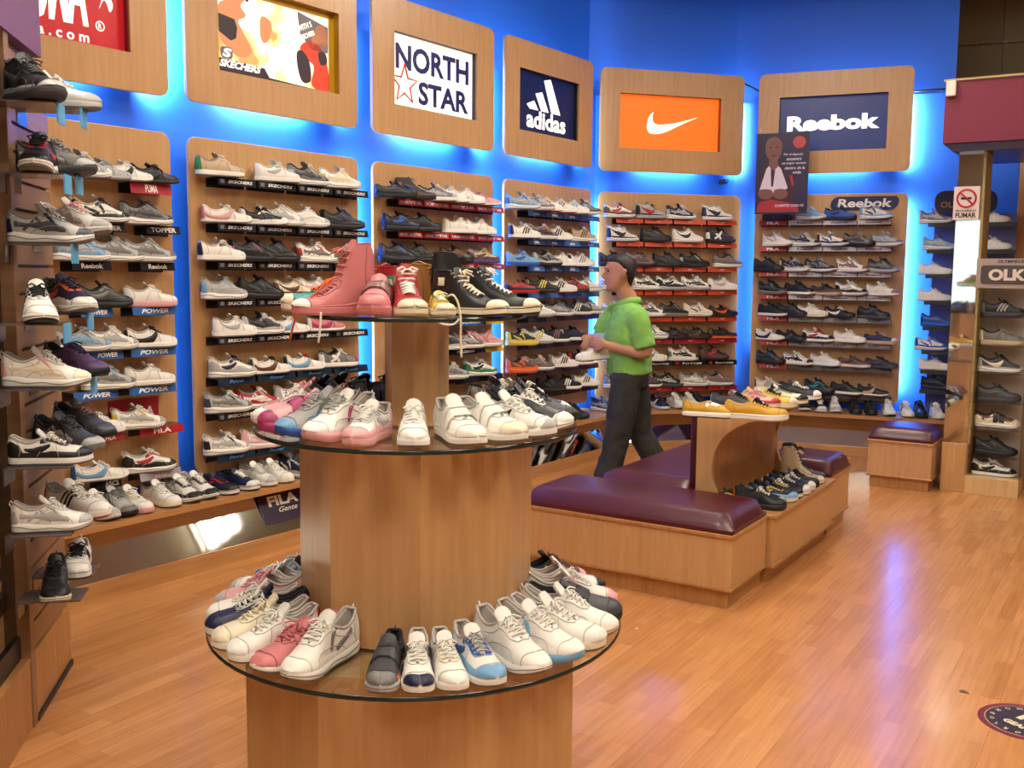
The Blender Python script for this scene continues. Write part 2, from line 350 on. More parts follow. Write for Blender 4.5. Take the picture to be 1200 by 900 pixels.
def sign(F, s0, s1, z0, z1, hole, label, face_mat, rim_mat=None):
    e = empty('light_box_sign', (*F.o, 0), F.a, label, 'sign', 'light box signs above the shoe panels')
    k = 6; outer = rr_loop(s0, s1, z0, z1, 0.055, k); h0, h1, g0, g1 = hole
    inner = [(h1, g1), (h0, g1), (h0, g0), (h1, g0)]
    T = 0.022; b = MB(); n = len(outer)
    for yy, fl_ in ((0, False), (T, True)):
        vs = [(p[0], yy, p[1]) for p in outer] + [(p[0], yy, p[1]) for p in inner]; fs = []
        for c in range(4):
            for i in range(k): fs.append((c * (k + 1) + i, c * (k + 1) + i + 1, n + c))
            fs.append((c * (k + 1) + k, ((c + 1) % 4) * (k + 1), n + (c + 1) % 4, n + c))
        if not fl_: fs = [f[::-1] for f in fs]
        fs = [f[::-1] for f in fs]
        b.add(vs, fs)
    vs = [(p[0], 0, p[1]) for p in outer] + [(p[0], T, p[1]) for p in outer]
    b.add(vs, [(i, (i + 1) % n, n + (i + 1) % n, n + i) for i in range(n)])
    vs = [(p[0], 0, p[1]) for p in inner] + [(p[0], T, p[1]) for p in inner]
    b.add(vs, [(i, n4, 4 + n4, 4 + i) for i in range(4) for n4 in [(i + 1) % 4]])
    b.obj('frame', OAK, e)
    rim = MB(); r_ = 0.001
    for (xa, xb, za, zb) in ((h0 - .01, h1 + .01, g1, g1 + .01), (h0 - .01, h1 + .01, g0 - .01, g0), (h0 - .01, h0, g0, g1), (h1, h1 + .01, g0, g1)): rim.box(xa, xb, T * 0.5, 0.06, za, zb)
    rim.obj('recess', rim_mat or BLACKM, e)
    MB().box(h0 - .01, h1 + .01, 0.052, 0.058, g0 - .01, g1 + .01).obj('lit_face', face_mat, e)
    return e
def box_of(F, pts, yl=0.0):
    a = [F.hit(*p, yl) for p in pts]; return min(q[0] for q in a), max(q[0] for q in a), min(q[1] for q in a), max(q[1] for q in a)
PAN = {}
def ext(F, pxl, pxr, y): return F.hit(pxl, y)[0], F.hit(pxr, y)[0]
s3 = FL.hit(205, 350)[0] - 0.0
PAN['red'] = (FL, 2.00, FL.hit(204.5, 350)[0])
PAN['photo'] = (FL, FL.hit(225.3, 353)[0], FL.hit(420.5, 350)[0])
PAN['star'] = (FL, FL.hit(438, 300)[0], FL.hit(577.5, 300)[0])
PAN['bars'] = (FL, FL.hit(590.5, 300)[0], FL.hit(691.5, 300)[0])
PAN['orange'] = (FN, FN.hit(700.5, 300)[0], FN.hit(866, 300)[0])
PAN['word'] = (FR, FR.hit(883, 300)[0], FR.hit(1061, 300)[0])
DESC = {'red': 'red sign', 'photo': 'photo sign', 'star': 'star sign', 'bars': 'three-bar sign', 'orange': 'orange sign', 'word': 'blue word sign'}
for k_, (F, a, b_) in PAN.items():
    panel(F, a, b_, 0.445, 2.285, 'tall rounded maple panel holding shoe shelves under the ' + DESC[k_], 'shoe display panels')
EM = lambda n, c, e: mat('lit_' + n, c, 0.4, emit=e)
def sg(k_, hole_pts, label, fm, rim=None, hole=None):
    F, a, b_ = PAN[k_]
    h = hole or box_of(F, hole_pts); h = (h[0], h[1], h[2], h[3])
    return sign(F, a, b_, 2.468, 3.352, h, label, fm, rim), F, h
WHITE_L = EM('white', (1.0, 0.95, 0.85), 0.9)
INK = mat('navy_ink', srgb(26, 28, 96), 0.5, emit=0.25)
YF = 0.0505
# star sign
e, F, h = sg('star', [(463.3, 35.7), (560, 63.3), (462.7, 121.6), (559, 140.7)], 'light box sign with two navy words and a red outlined star', EM('cream', (1.0, 0.93, 0.82), 0.95), mat('navy_recess', srgb(34, 30, 72), 0.5))
w_, hh = h[1] - h[0], h[3] - h[2]; cx, cz = (h[0] + h[1]) / 2, (h[2] + h[3]) / 2
text('NORTH', INK, e, cx + 0.01, YF, h[2] + hh * 0.70, w_ * 0.88, hh * 0.36, offset=0.035)
text('STAR', INK, e, cx + w_ * 0.14, YF, h[2] + hh * 0.25, w_ * 0.62, hh * 0.33, offset=0.035)
def star_pts(cx, cz, r, rot=0): return [(cx + (r if i % 2 == 0 else r * 0.42) * math.sin(PI * i / 5 + rot), cz + (r if i % 2 == 0 else r * 0.42) * math.cos(PI * i / 5 + rot)) for i in range(10)]
sp = star_pts(h[0] + w_ * 0.17, h[2] + hh * 0.32, w_ * 0.15)
MB().tube([(p[0], YF - 0.002, p[1]) for p in sp], 0.008, 4, closed=True).obj('star_outline', mat('red_ink', srgb(200, 50, 30), 0.5, emit=0.3), e)
# three-bar sign
NAVYL = mat('lit_navy', (0.006, 0.012, 0.06), 0.3, emit=0.5)
e, F, h = sg('bars', [(610, 78.5), (679, 99.2), (609, 150.5), (678, 165.5)], 'dark blue light box sign with three white slanted bars over a word', NAVYL, BLACKM)
w_, hh = h[1] - h[0], h[3] - h[2]; cx, cz = (h[0] + h[1]) / 2, (h[2] + h[3]) / 2
def q(x, z): return (h[0] + w_ * x, h[2] + hh * z)
for poly in ([(.47, .92), (.58, .97), (.755, .40), (.60, .40)], [(.33, .67), (.44, .72), (.555, .40), (.43, .40)], [(.19, .47), (.31, .55), (.38, .40), (.24, .40)]):
    poly_obj('bar', [q(*p) for p in poly], WHITE_L, e, YF)
text('adidas', WHITE_L, e, h[0] + w_ * 0.52, YF, h[2] + hh * 0.24, w_ * 0.66, hh * 0.30, offset=0.03)
# orange sign
ORL = EM('orange', (1.0, 0.17, 0.008), 0.62)
e, F, h = sg('orange', [(727.5, 108.3), (845.8, 115.8), (726.7, 171.7), (843.3, 178)], 'orange light box sign with a white curved tick', ORL, mat('orange_recess', srgb(150, 60, 30), 0.5))
w_, hh = h[1] - h[0], h[3] - h[2]
sw = catmull([(.28, .42), (.30, .60), (.345, .70)], 6) + catmull([(.345, .70), (.335, .56), (.37, .475), (.45, .475), (.60, .53), (.80, .65)], 6)[1:] + catmull([(.80, .65), (.62, .485), (.46, .33), (.36, .29), (.30, .32), (.28, .42)], 6)[1:-1]
poly_obj('tick_mark', [q(*p) for p in sw][::-1], WHITE_L, e, YF)
# blue word sign
e, F, h = sg('word', [(914, 115), (1040, 107.5), (912, 177), (1038.3, 173.8)], 'dark blue light box sign with one white word, poster over its corner', mat('lit_deep_blue', (0.007, 0.02, 0.12), 0.3, emit=0.6), BLACKM)
w_, hh = h[1] - h[0], h[3] - h[2]
text('Reebok', WHITE_L, e, h[0] + w_ * 0.50, YF, h[2] + hh * 0.52, w_ * 0.86, hh * 0.28, offset=0.05)
# photo sign
def fire():
    M = bpy.data.materials.new('lit_photo'); M.use_nodes = True; nt = M.node_tree; b = nt.nodes['Principled BSDF']
    tc = nt.nodes.new('ShaderNodeTexCoord'); n = nt.nodes.new('ShaderNodeTexNoise'); n.inputs['Scale'].default_value = 5; n.inputs['Detail'].default_value = 3
    nt.links.new(tc.outputs['Object'], n.inputs['Vector']); cr = nt.nodes.new('ShaderNodeValToRGB'); E_ = cr.color_ramp.elements
    E_[0].position = 0.36; E_[0].color = (0.75, 0.30, 0.10, 1); E_[1].position = 0.56; E_[1].color = (1, 0.95, 0.85, 1); x = E_.new(0.46); x.color = (1.0, 0.78, 0.35, 1)
    nt.links.new(n.outputs['Fac'], cr.inputs['Fac']); nt.links.new(cr.outputs['Color'], b.inputs['Base Color']); nt.links.new(cr.outputs['Color'], b.inputs['Emission Color']); b.inputs['Emission Strength'].default_value = 0.9
    return M
hp = box_of(PAN['photo'][0], [(256, 81.7), (395, 107.3), (397, 16)])
e, F, h = sg('photo', None, 'lit photo sign of a woman, flames and a red motorcycle in a yellow rim', fire(), mat('yellow_rim', srgb(190, 150, 20), 0.5), hole=(hp[0], hp[1], hp[2], hp[3]))
w_, hh = h[1] - h[0], h[3] - h[2]
YR = mat('yellow_rim', (0, 0, 0))
for (a0, a1, b0, b1) in ((0, .045, 0, 1), (.955, 1, 0, 1), (0, 1, .93, 1)): MB().box(h[0] + w_ * a0, h[0] + w_ * a1, 0.046, 0.051, h[2] + hh * b0, h[2] + hh * b1).obj('rim', YR, e)
SKIN_L = mat('lit_skin', srgb(214, 140, 96), 0.5, emit=0.45); DARK_L = mat('lit_dark', srgb(52, 36, 46), 0.5, emit=0.2); RED_L = mat('lit_red', srgb(206, 60, 30), 0.5, emit=0.5)
GREY_L = mat('lit_grey', srgb(110, 104, 110), 0.5, emit=0.3)
for nm, m_, pl in (('figure', SKIN_L, catmull([(.05, .48), (.05, .75), (.12, .84), (.14, .92), (.20, .95), (.25, .88), (.22, .80), (.26, .70), (.20, .62), (.24, .50), (.30, .30), (.20, .22), (.08, .34)], 4, True)),
                  ('dark_top', DARK_L, [(.05, .66), (.17, .63), (.19, .54), (.18, .42), (.14, .38), (.05, .46)]),
                  ('hair', DARK_L, catmull([(.16, .95), (.22, .97), (.28, .93), (.27, .86), (.22, .92)], 4, True)),
                  ('arm', SKIN_L, catmull([(.38, .74), (.46, .70), (.45, .52), (.40, .44), (.37, .52)], 4, True)),
                  ('backdrop', GREY_L, [(.68, .92), (.95, .82), (.95, .5), (.80, .5), (.70, .66)]),
                  ('rider', SKIN_L, catmull([(.86, .82), (.93, .80), (.94, .60), (.85, .56), (.80, .62)], 4, True)),
                  ('motorcycle', RED_L, catmull([(.70, .50), (.78, .60), (.88, .55), (.94, .36), (.95, .03), (.80, .06), (.82, .30), (.74, .38)], 4, True)),
                  ('wheel', DARK_L, catmull([(.67, .42), (.72, .46), (.78, .34), (.79, .12), (.72, .08), (.68, .22)], 4, True)),
                  ('engine', DARK_L, catmull([(.86, .48), (.92, .50), (.94, .38), (.88, .34)], 4, True)),
                  ('lower_strip', DARK_L, [(.05, 0.0), (.05, .17), (.40, .15), (.44, .05), (.95, .02), (.95, 0)])):
    poly_obj(nm, [q(*p) for p in pl][::-1], m_, e, YF - 0.0004 * (3 if nm in ('dark_top', 'hair', 'wheel', 'engine') else 1))
text('SKECHERS', WHITE_L, e, h[0] + w_ * 0.21, YF - 0.003, h[2] + hh * 0.115, w_ * 0.32, hh * 0.085, shear=0.3, offset=0.04)
b = MB().prism(rr_loop(h[0] + w_ * .06, h[0] + w_ * .15, h[2] + hh * .17, h[2] + hh * .30, 0.02), 'y', YF - 0.004, YF - 0.002); b.obj('emblem', GREY_L, e)
text('S', WHITE_L, e, h[0] + w_ * 0.105, YF - 0.006, h[2] + hh * 0.235, w_ * 0.07, hh * 0.10, offset=0.04, shear=0.2)
text('WITH S', WHITE_L, e, h[0] + w_ * 0.74, YF - 0.003, h[2] + hh * 0.76, w_ * 0.13, hh * 0.07, rot=(0, R(-25), 0), offset=0.03)
text('SKECHERS', WHITE_L, e, h[0] + w_ * 0.76, YF - 0.003, h[2] + hh * 0.66, w_ * 0.14, hh * 0.06, rot=(0, R(-25), 0), offset=0.03)
# red sign
hr = box_of(FL, [(153.5, 61), (153.5, 3)]); f0 = PAN['red'][1] + 0.25
hz0 = FL.hit(153.5, 61.5)[1]
e, F, h = sg('red', None, 'red light box sign with tall white letters and a leaping cat', mat('lit_red_face', srgb(176, 18, 26), 0.4, emit=0.55), MAROON, hole=(f0, FL.hit(153.5, 61)[0], hz0, 3.22))
w_, hh = h[1] - h[0], h[3] - h[2]
pmL, pmR = FL.hit(24, 15)[0], FL.hit(111, 32)[0]
zb_ = FL.hit(80, 27)[1]
text('PUMA', WHITE_L, e, (pmL + pmR) / 2, YF, zb_ + 0.19, pmR - pmL, 0.36, offset=0.05)
text('p u m a . c o m', WHITE_L, e, pmR - (pmR - pmL) * .62, YF, zb_ - 0.052, (pmR - pmL) * 1.24, 0.05, offset=0.02)
cat = catmull([(.84, .34), (.86, .44), (.835, .55), (.80, .70), (.86, .78), (.90, .62), (.905, .48), (.93, .40), (.91, .33), (.89, .40), (.87, .42)], 4, True)
poly_obj('leaping_cat', [q(*p) for p in cat], WHITE_L, e, YF)
MB().tube([(pmR + 0.06 + 0.022 * math.cos(t), YF - 0.002, zb_ + 0.03 + 0.022 * math.sin(t)) for t in np.linspace(0, 2 * PI, 16, endpoint=False)], 0.003, 4, closed=True).obj('mark_ring', WHITE_L, e)
text('R', WHITE_L, e, pmR + 0.06, YF - 0.001, zb_ + 0.03, 0.018, 0.024)

# hidden tube lights behind the panels
TUBE = mat('blue_tube_glow', (0.75, 0.93, 1.0), emit=2.0)
def tube_light(F, s, z0, z1, yl, power, horiz=None, turn=0, tilt=0):
    if horiz:
        c = F.w((s + horiz) / 2, yl, z0); ln = abs(horiz - s); sx, sy = ln, 0.05
    else:
        c = F.w(s, yl, (z0 + z1) / 2); ln = z1 - z0; sx, sy = 0.05, ln
    d = bpy.data.lights.new('tube_glow', 'AREA'); d.shape = 'RECTANGLE'; d.size = sx; d.size_y = sy; d.energy = power; d.color = TUBE_COLOR
    o = bpy.data.objects.new('tube_glow', d); COL.objects.link(o)
    o.location = c
    # face the wall (+y local)
    rot = Matrix.Rotation(F.a + R(turn), 4, 'Z') @ Matrix.Rotation(R(90 + tilt), 4, 'X')
    o.rotation_euler = rot.to_euler()
    e = empty('tube_light', c, F.a, 'slim cool white tube light hidden behind the shoe panels', 'lamp', 'tube lights behind the panels')
    if horiz: MB().box(-ln / 2, ln / 2, -0.014, -0.004, -0.02, 0.02).obj('batten', WHITEP, e)
    else: MB().box(-0.02, 0.02, -0.014, -0.004, -ln / 2, ln / 2).obj('batten', WHITEP, e)
GAPS = {'red': (.15, 4.5, .8), 'photo': (2.8, .8, 2.0), 'star': (3.0, 2.8, 1.8), 'bars': (1.6, .7, .8), 'orange': (.12, 2.4, 1.5), 'word': (1.3, 1.3, 1.2)}
for k_, (F, a, b_) in PAN.items():
    lo, up, hz_ = GAPS[k_]
    tube_light(F, b_ - 0.03, 0.55, 2.2, 0.045, TUBE_POWER * lo, turn=-28)
    tube_light(F, b_ - 0.03, 2.52, 3.12, 0.065, TUBE_POWER * 0.6 * up, turn=-28)
    tube_light(F, (a + b_) / 2 - .3, 2.56, 2.56, 0.06, TUBE_POWER * 0.45 * hz_, (a + b_) / 2 + .3, tilt=-35)
    tube_light(F, a + .15, 3.16, 3.16, 0.08, TUBE_POWER * 0.16, b_ - .15, tilt=55)
for k_ in ('orange', 'word'):
    F, a, b_ = PAN[k_]; tube_light(F, a + 0.05, 0.9, 2.2, 0.045, TUBE_POWER * 0.3, turn=28)

# ------------------------------------------------------------------ round tiered display stand
DX, DY = -0.2749, 2.90
TIERS = [(0.571, 0.6013), (1.1416, 0.4645), (1.4596, 0.3126)]      # top of each glass disc, radius
GT = 0.012
def octa(r, rot, n=8): return [(r * math.cos(R(rot + 360 / n * i)), r * math.sin(R(rot + 360 / n * i))) for i in range(n)]
stand = empty('display_stand', (DX, DY, 0), 0, 'tiered maple display stand with three round glass shelves full of shoes', 'display stand')
for (r_, rot, z0, z1) in ((0.497, -90 + 20, 0, TIERS[0][0] - GT), (0.337, -90 + 7, TIERS[0][0] + .001, TIERS[1][0] - GT), (0.092, -90, TIERS[1][0] + .001, TIERS[2][0] - GT)):
    MB().prism(octa(r_, rot), 'z', z0, z1).obj('pedestal', OAK, stand)
for (z, r_) in TIERS:
    b = MB(); n = 72; ring = lambda rr, zz: [(rr * math.cos(2 * PI * i / n), rr * math.sin(2 * PI * i / n), zz) for i in range(n)]
    vs = ring(r_ - .003, z); b.add(vs, [tuple(range(n))], 0)
    vs = ring(r_ - .003, z) + ring(r_, z - .003) + ring(r_, z - GT + .003) + ring(r_ - .003, z - GT)
    b.add(vs, [(k * n + i, (k + 1) * n + i, (k + 1) * n + (i + 1) % n, k * n + (i + 1) % n) for k in range(3) for i in range(n)], 1, True)
    b.obj('glass_shelf', [GLASS, GEDGE], stand)

# ------------------------------------------------------------------ benches
GA = R(-32.5)                                   # the benches' grid: local x to the right and towards the camera, y away
def cushion(parent, x0, x1, y0, y1, z0=0.36, h=0.105, name='cushion', m_=None):
    # domed padded seat
    nx, ny = 26, 16; G = []
    for i in range(nx + 1):
        row = []
        for j in range(ny + 1):
            u, v = i / nx, j / ny; X = x0 + (x1 - x0) * u; Y = y0 + (y1 - y0) * v
            dx = min(X - x0, x1 - X); dy = min(Y - y0, y1 - Y); rr = 0.075
            fx = math.sqrt(max(0, 1 - (1 - min(dx / rr, 1)) ** 2)); fy = math.sqrt(max(0, 1 - (1 - min(dy / rr, 1)) ** 2))
            zz = z0 + 0.02 + (h - 0.02) * (fx * fy) ** 0.8 * (0.9 + 0.1 * math.sin(PI * u) * math.sin(PI * v))
            row.append((X, Y, zz))
        G.append(row)
    def warp(a):                                 # denser points at the rim
        return a
    b = MB().grid(G, 0, True, flip=True)
    # side skirt
    loop = [G[i][0] for i in range(nx + 1)] + [G[nx][j] for j in range(1, ny + 1)] + [G[i][ny] for i in range(nx - 1, -1, -1)] + [G[0][j] for j in range(ny - 1, 0, -1)]
    low = [(p[0], p[1], z0) for p in loop]; n = len(loop)
    b.add(loop + low, [(i, n + i, n + (i + 1) % n, (i + 1) % n) for i in range(n)], 0, True)
    return b.obj(name, m_ or LEATHER, parent)
def bench_box(parent, x0, x1, y0, y1, top=0.36, inset=0.018):
    MB().box(x0, x1, y0, y1, 0.095, top - 0.02).obj('body', OAK, parent, bevel=0.003)
    MB().box(x0 - .008, x1 + .008, y0 - .008, y1 + .008, top - 0.02, top).obj('top_trim', OAKD, parent, bevel=0.004)
    MB().box(x0 - .008, x1 + .008, y0 - .008, y1 + .008, 0.085, 0.10).obj('lower_trim', OAKD, parent, bevel=0.004)
    MB().box(x0 + inset, x1 - inset, y0 + inset, y1 - inset, 0, 0.085).obj('plinth', OAKD, parent)
Bc = onz(845, 710.5, 0)
t1 = empty('bench', (Bc.x + 0.02, Bc.y - 0.02, 0), GA, 'long padded bench with burgundy seat in front of the shoe gondola', 'bench', 'padded maple benches')
LBX = -1.12
bench_box(t1, LBX, 0.028, -0.03, 0.47); cushion(t1, LBX, 0.028, -0.03, 0.46)
U0 = onz(897.4, 682.7, 0)                       # front corner of the gondola's plinth
g = empty('shoe_gondola', (U0.x, U0.y, 0), GA, 'maple shoe gondola with scooped end panels beside the benches', 'display unit')
GL = 1.10; GW = 0.36
b_ = 0
MB().box(-GW, 0.03, 0.0, GL, 0.095, 0.34).obj('body', OAK, g, bevel=0.003)
MB().box(-GW, 0.045, -0.012, GL + .012, 0.34, 0.36).obj('lower_shelf', OAKH, g, bevel=0.004)
MB().box(-GW, 0.045, -0.01, GL + .01, 0.082, 0.10).obj('lower_trim', OAKD, g, bevel=0.004)
MB().box(-GW + .03, 0.0, 0.0, GL - .03, 0, 0.082).obj('plinth', OAKD, g)
bx = -0.40                                      # back of the gondola in local x
prof = [(bx, 0.34), (bx, 0.85), (bx + 0.325, 0.85)] + [(bx + p[0], p[1]) for p in catmull([(.325, .835), (.245, .805), (.15, .735), (.095, .63), (.09, .52), (.125, .42), (.175, .36)], 5)] + [(bx + .175, .34)]
for y0 in (0.0, GL - 0.03):
    MB().prism(prof[::-1], 'y', y0, y0 + 0.03).obj('end_panel', OAK, g, bevel=0.002)
MB().box(bx + .06, bx + .085, 0.03, GL - .03, 0.34, 0.85).obj('back_board', OAKD, g)
MB().box(bx, bx + 0.33, 0, GL, 0.85, 0.868).obj('top_board', OAKH, g, bevel=0.003)
MB().box(bx - 0.055, bx, 0.04, GL + 0.1, 0.44, 0.86).obj('backrest', LEATHER, g, bevel=0.015, seg=3)
t2 = empty('bench', (U0.x, U0.y, 0), GA, 'padded bench with burgundy seat behind the gondola backrest', 'bench', 'padded maple benches')
bench_box(t2, bx - 0.62, bx - 0.06, 0.02, GL + 0.55); cushion(t2, bx - 0.62, bx - 0.05, 0.02, GL + 0.55)
U1 = onz(964.6, 626.5, 0)
t3 = empty('bench', (U1.x, U1.y, 0), GA, 'short padded bench at the far end of the gondola', 'bench', 'padded maple benches')
bench_box(t3, -0.42, 0.03, 0.0, 0.44); cushion(t3, -0.42, 0.035, -0.01, 0.44)
E0 = onz(1021, 569, 0)
t4 = empty('bench', (E0.x, E0.y, 0), GA, 'small padded bench beside the mirrored pillar', 'bench', 'padded maple benches')
bench_box(t4, -0.03, 0.42, -0.03, 0.42); cushion(t4, -0.03, 0.42, -0.03, 0.42)

# ------------------------------------------------------------------ mirrored pillar, bulkhead and acrylic tower
P0 = onz(1101, 574, 0)
pil = empty('mirrored_pillar', (P0.x, P0.y, 0), GA, 'mirror-clad pillar on a maple block holding the no-smoking sign', 'pillar')
PW = 0.175
MB().box(0, PW, 0, 0.3, 0, 0.36).obj('base_block', OAK, pil, bevel=0.003)
MB().box(0.006, PW, 0.006, 0.3, 0.36, 2.46).obj('mirror_panel', MIRROR, pil)
MB().box(PW - 0.006, PW + 0.012, -0.006, 0.3, 0.36, 2.46).obj('corner_post', mat('post_beige', srgb(170, 150, 96), 0.5), pil, bevel=0.003)
def pil_xz(px, py):
    F = Frame(P0.x, P0.y, -32.5); return F.hit(px, py, -0.01)
x0, z1 = pil_xz(1118.5, 219); x1, z0 = pil_xz(1146.5, 257)
s = empty('no_smoking_sign', (P0.x, P0.y, 0), GA, 'white no-smoking sign with a red barred circle on the mirrored pillar', 'sign')
MB().box(x0, x1, -0.012, 0.004, z0, z1).obj('board', mat('sign_white', srgb(232, 214, 210), 0.4), s)
sc_, sz = (x0 + x1) / 2, z1 - (z1 - z0) * 0.36; rr = (x1 - x0) * 0.36
REDS = mat('sign_red', srgb(196, 34, 48), 0.4)
MB().tube([(sc_ + rr * math.cos(t), -0.014, sz + rr * math.sin(t)) for t in np.linspace(0, 2 * PI, 28, endpoint=False)], 0.007, 4, closed=True).obj('red_ring', REDS, s)
MB().tube([(sc_ - rr * .7, -0.018, sz + rr * .7), (sc_ + rr * .7, -0.018, sz - rr * .7)], 0.006, 4).obj('red_bar', REDS, s)
MB().box(sc_ - rr * .6, sc_ + rr * .55, -0.0145, -0.0125, sz - 0.008, sz + 0.008).obj('cigarette', mat('ink_black', (0.015, 0.015, 0.02), 0.6), s)
INKB = mat('ink_black', (0, 0, 0))
text('PROHIBIDO', INKB, s, sc_, -0.0135, z0 + (z1 - z0) * 0.265, (x1 - x0) * 0.8, (z1 - z0) * 0.07, offset=0.02)
text('FUMAR', INKB, s, sc_, -0.0135, z0 + (z1 - z0) * 0.13, (x1 - x0) * 0.8, (z1 - z0) * 0.15, offset=0.03)
bk = MB()
Fp = Frame(P0.x, P0.y, -32.5)
bxl, bzt = Fp.hit(1108.5, 96, -0.12); _, bzb = Fp.hit(1110, 168, -0.12)
bk.box(bxl, bxl + 2.6, -0.12, 0.9, bzb, bzt)
o = bk.obj('trim_4_bulkhead', MAROON, loc=(P0.x, P0.y, 0), rz=GA); struct(o)
struct(MB().box(bxl - .01, bxl + 2.6, -0.13, 0.9, bzt, bzt + 0.015).obj('trim_5_bulkhead_edge', mat('post_beige', (0, 0, 0)), loc=(P0.x, P0.y, 0), rz=GA))
struct(MB().prism([(bxl + .0, bzb), (bxl + 2.6, bzb), (bxl + 2.6, bzb - .06), (bxl + .07, bzb - .06)], 'y', -0.10, 0.88).obj('trim_6_bulkhead_base', mat('dark_violet', srgb(50, 28, 56), 0.25), loc=(P0.x, P0.y, 0), rz=GA))
x0, z1 = Fp.hit(1109, 95, -0.16); x1, z0 = Fp.hit(1119, 112, -0.16)
o = MB().box(x0, x1, -0.16, -0.12, z0, z1).obj('sensor_box', mat('sensor_white', srgb(235, 225, 215), 0.4), loc=(P0.x, P0.y, 0), rz=GA, bevel=0.006); tag(o, 'small white sensor box on the corner of the maroon bulkhead', 'sensor')
# cable along the blue wall
pts = [FR.w(FR.hit(px, py, BACK)[0], BACK - 0.012, FR.hit(px, py, BACK)[1]) for px, py in ((868, 96), (880, 102), (892, 108))]
tag(MB().tube(pts, 0.008, 5).obj('cable', BLACKM), 'short dark cable on the blue wall between the orange sign and the blue word sign', 'cable')
pts = [FR.w(FR.hit(px, py, BACK)[0], BACK - 0.012, FR.hit(px, py, BACK)[1]) for px, py in ((1066, 108), (1080, 107), (1095, 105), (1112, 104))]
tag(MB().tube(pts, 0.009, 5).obj('cable', BLACKM), 'dark cable on the blue wall running to the maroon bulkhead', 'cable')
cx_, cz_ = FN.hit(853, 212, 0)
o = empty('security_camera', FN.w(cx_, 0.06, cz_), FN.a, 'tiny dark ceiling camera under the orange sign', 'camera')
MB().box(-0.02, 0.02, -0.03, 0.07, -0.02, 0.02).obj('body', BLACKM, o, bevel=0.004)
MB().tube([(0, -0.03, 0), (0, -0.05, 0)], 0.013, 8).obj('lens', CHROME, o)

T0 = onz(1129, 578, 0)
tw = empty('acrylic_tower', (T0.x, T0.y, 0), GA, 'clear acrylic shoe tower on a pale wooden base beside the mirrored pillar', 'display tower')
TWW, TWD = 0.355, 0.30
PALEW = wood('pale_base', srgb(200, 164, 110), srgb(222, 188, 136))
MB().box(0, TWW, 0, TWD, 0, 0.13).obj('base', PALEW, tw, bevel=0.003)
FT = Frame(T0.x, T0.y, -32.5)
tz = [FT.hit(1160, y, 0.02)[1] for y in (560.5, 535.5, 503, 471.5, 437.5, 404.5, 371.5)]
ttop = FT.hit(1165, 303, 0.0)[1]
# the back plate and side rails of the tower
MB().box(0.0, TWW, TWD - 0.006, TWD, 0.13, ttop).obj('back_plate', mat('frosted_back', srgb(200, 188, 178), 0.35), tw)
for xx in (0.0, TWW - 0.005):
    b = MB(); b.box(xx, xx + 0.005, 0.0, TWD - 0.006, 0.13, ttop); b.obj('side_plate', ACRYL, tw)
for z in tz[1:]: MB().box(0.005, TWW - 0.005, 0.0, TWD - 0.006, z - 0.006, z).obj('shelf', ACRYL, tw)
hz = FT.hit(1165, 336, 0.0)[1]
MB().box(0.0, TWW, -0.006, 0.0, hz - 0.01, ttop).obj('header', mat('frosted_header', srgb(170, 156, 146), 0.4), tw)
pz = (FT.hit(1165, 311, 0)[1], FT.hit(1165, 333, 0)[1])
MB().prism(rr_loop(0.03, TWW + 0.16, pz[1], pz[0], 0.02), 'y', -0.010, -0.006).obj('name_plate', mat('plate_grey', srgb(82, 72, 70), 0.4), tw)
text('OLK', mat('plate_letter', srgb(226, 214, 200), 0.4), tw, 0.03 + 0.17, -0.0115, (pz[0] + pz[1]) / 2, 0.24, (pz[0] - pz[1]) * 0.62, offset=0.05)
text('OLYMPIKUS', INKB, tw, 0.22, -0.0075, pz[0] + 0.028, 0.17, 0.022, offset=0.03)

# ------------------------------------------------------------------ slat wall and shop window on the left
FSW = Frame(-1.766, 3.90, 101.5)                # local x away from the camera along the wall; +y is behind it
sw = empty('slat_wall', (FSW.o[0], FSW.o[1], 0), FSW.a, 'brown grooved slat wall at the left edge carrying sports shoes', 'slat wall')
MB().box(-0.53, 0.0, 0.016, 0.03, 0.24, 2.30).obj('groove_backing', BLACKM, sw)
b = MB(); zs = [0.26]; z = 0.26; pitch = 0.095
k = 0
while z < 2.28:
    z2 = min(z + pitch - 0.012, 2.30); b.box(-0.53, 0.0, 0.0, 0.015, z, z2); z += pitch
b.obj('slats', SLAT, sw)
MB().box(-0.585, -0.53, -0.012, 0.04, 0.0, 2.42).obj('upright', SLAT, sw, bevel=0.003)
MB().box(-0.535, 0.004, -0.006, 0.035, 0.0, 0.25).obj('base_panel', OAKD, sw)
MB().box(-1.0, -0.585, -0.006, 0.12, 0.0, 0.25).obj('window_base', OAKD, sw)
MB().box(-1.0, -0.585, 0.02, 0.06, 0.25, 0.33).obj('window_rail', BLACKM, sw)
MB().box(-1.0, -0.585, 0.03, 0.036, 0.33, 2.4).obj('window_pane', mat('dark_window', (0.03, 0.02, 0.012), 0.05), sw)
MB().box(-0.5, 0.0, 0.03, 0.045, 2.30, 2.5).obj('top_board', mat('slat_top', srgb(190, 160, 130), 0.6), sw)
bs = Frame(-1.766, 3.90, 101.5)
xs, zs_ = bs.hit(48, 60, -0.02)
struct(MB().box(-1.4, xs, -0.02, 1.0, 2.335, 3.6).obj('trim_7_bulkhead', MAUVE, loc=(bs.o[0], bs.o[1], 0), rz=bs.a))
struct(MB().box(-0.535, 0.0, -0.015, -0.004, 0.0, 0.02).obj('trim_8_painted_shadow', BLACKM, loc=(bs.o[0], bs.o[1], 0), rz=bs.a))  # black strip painted in as the shadow line where the slat wall meets the floor

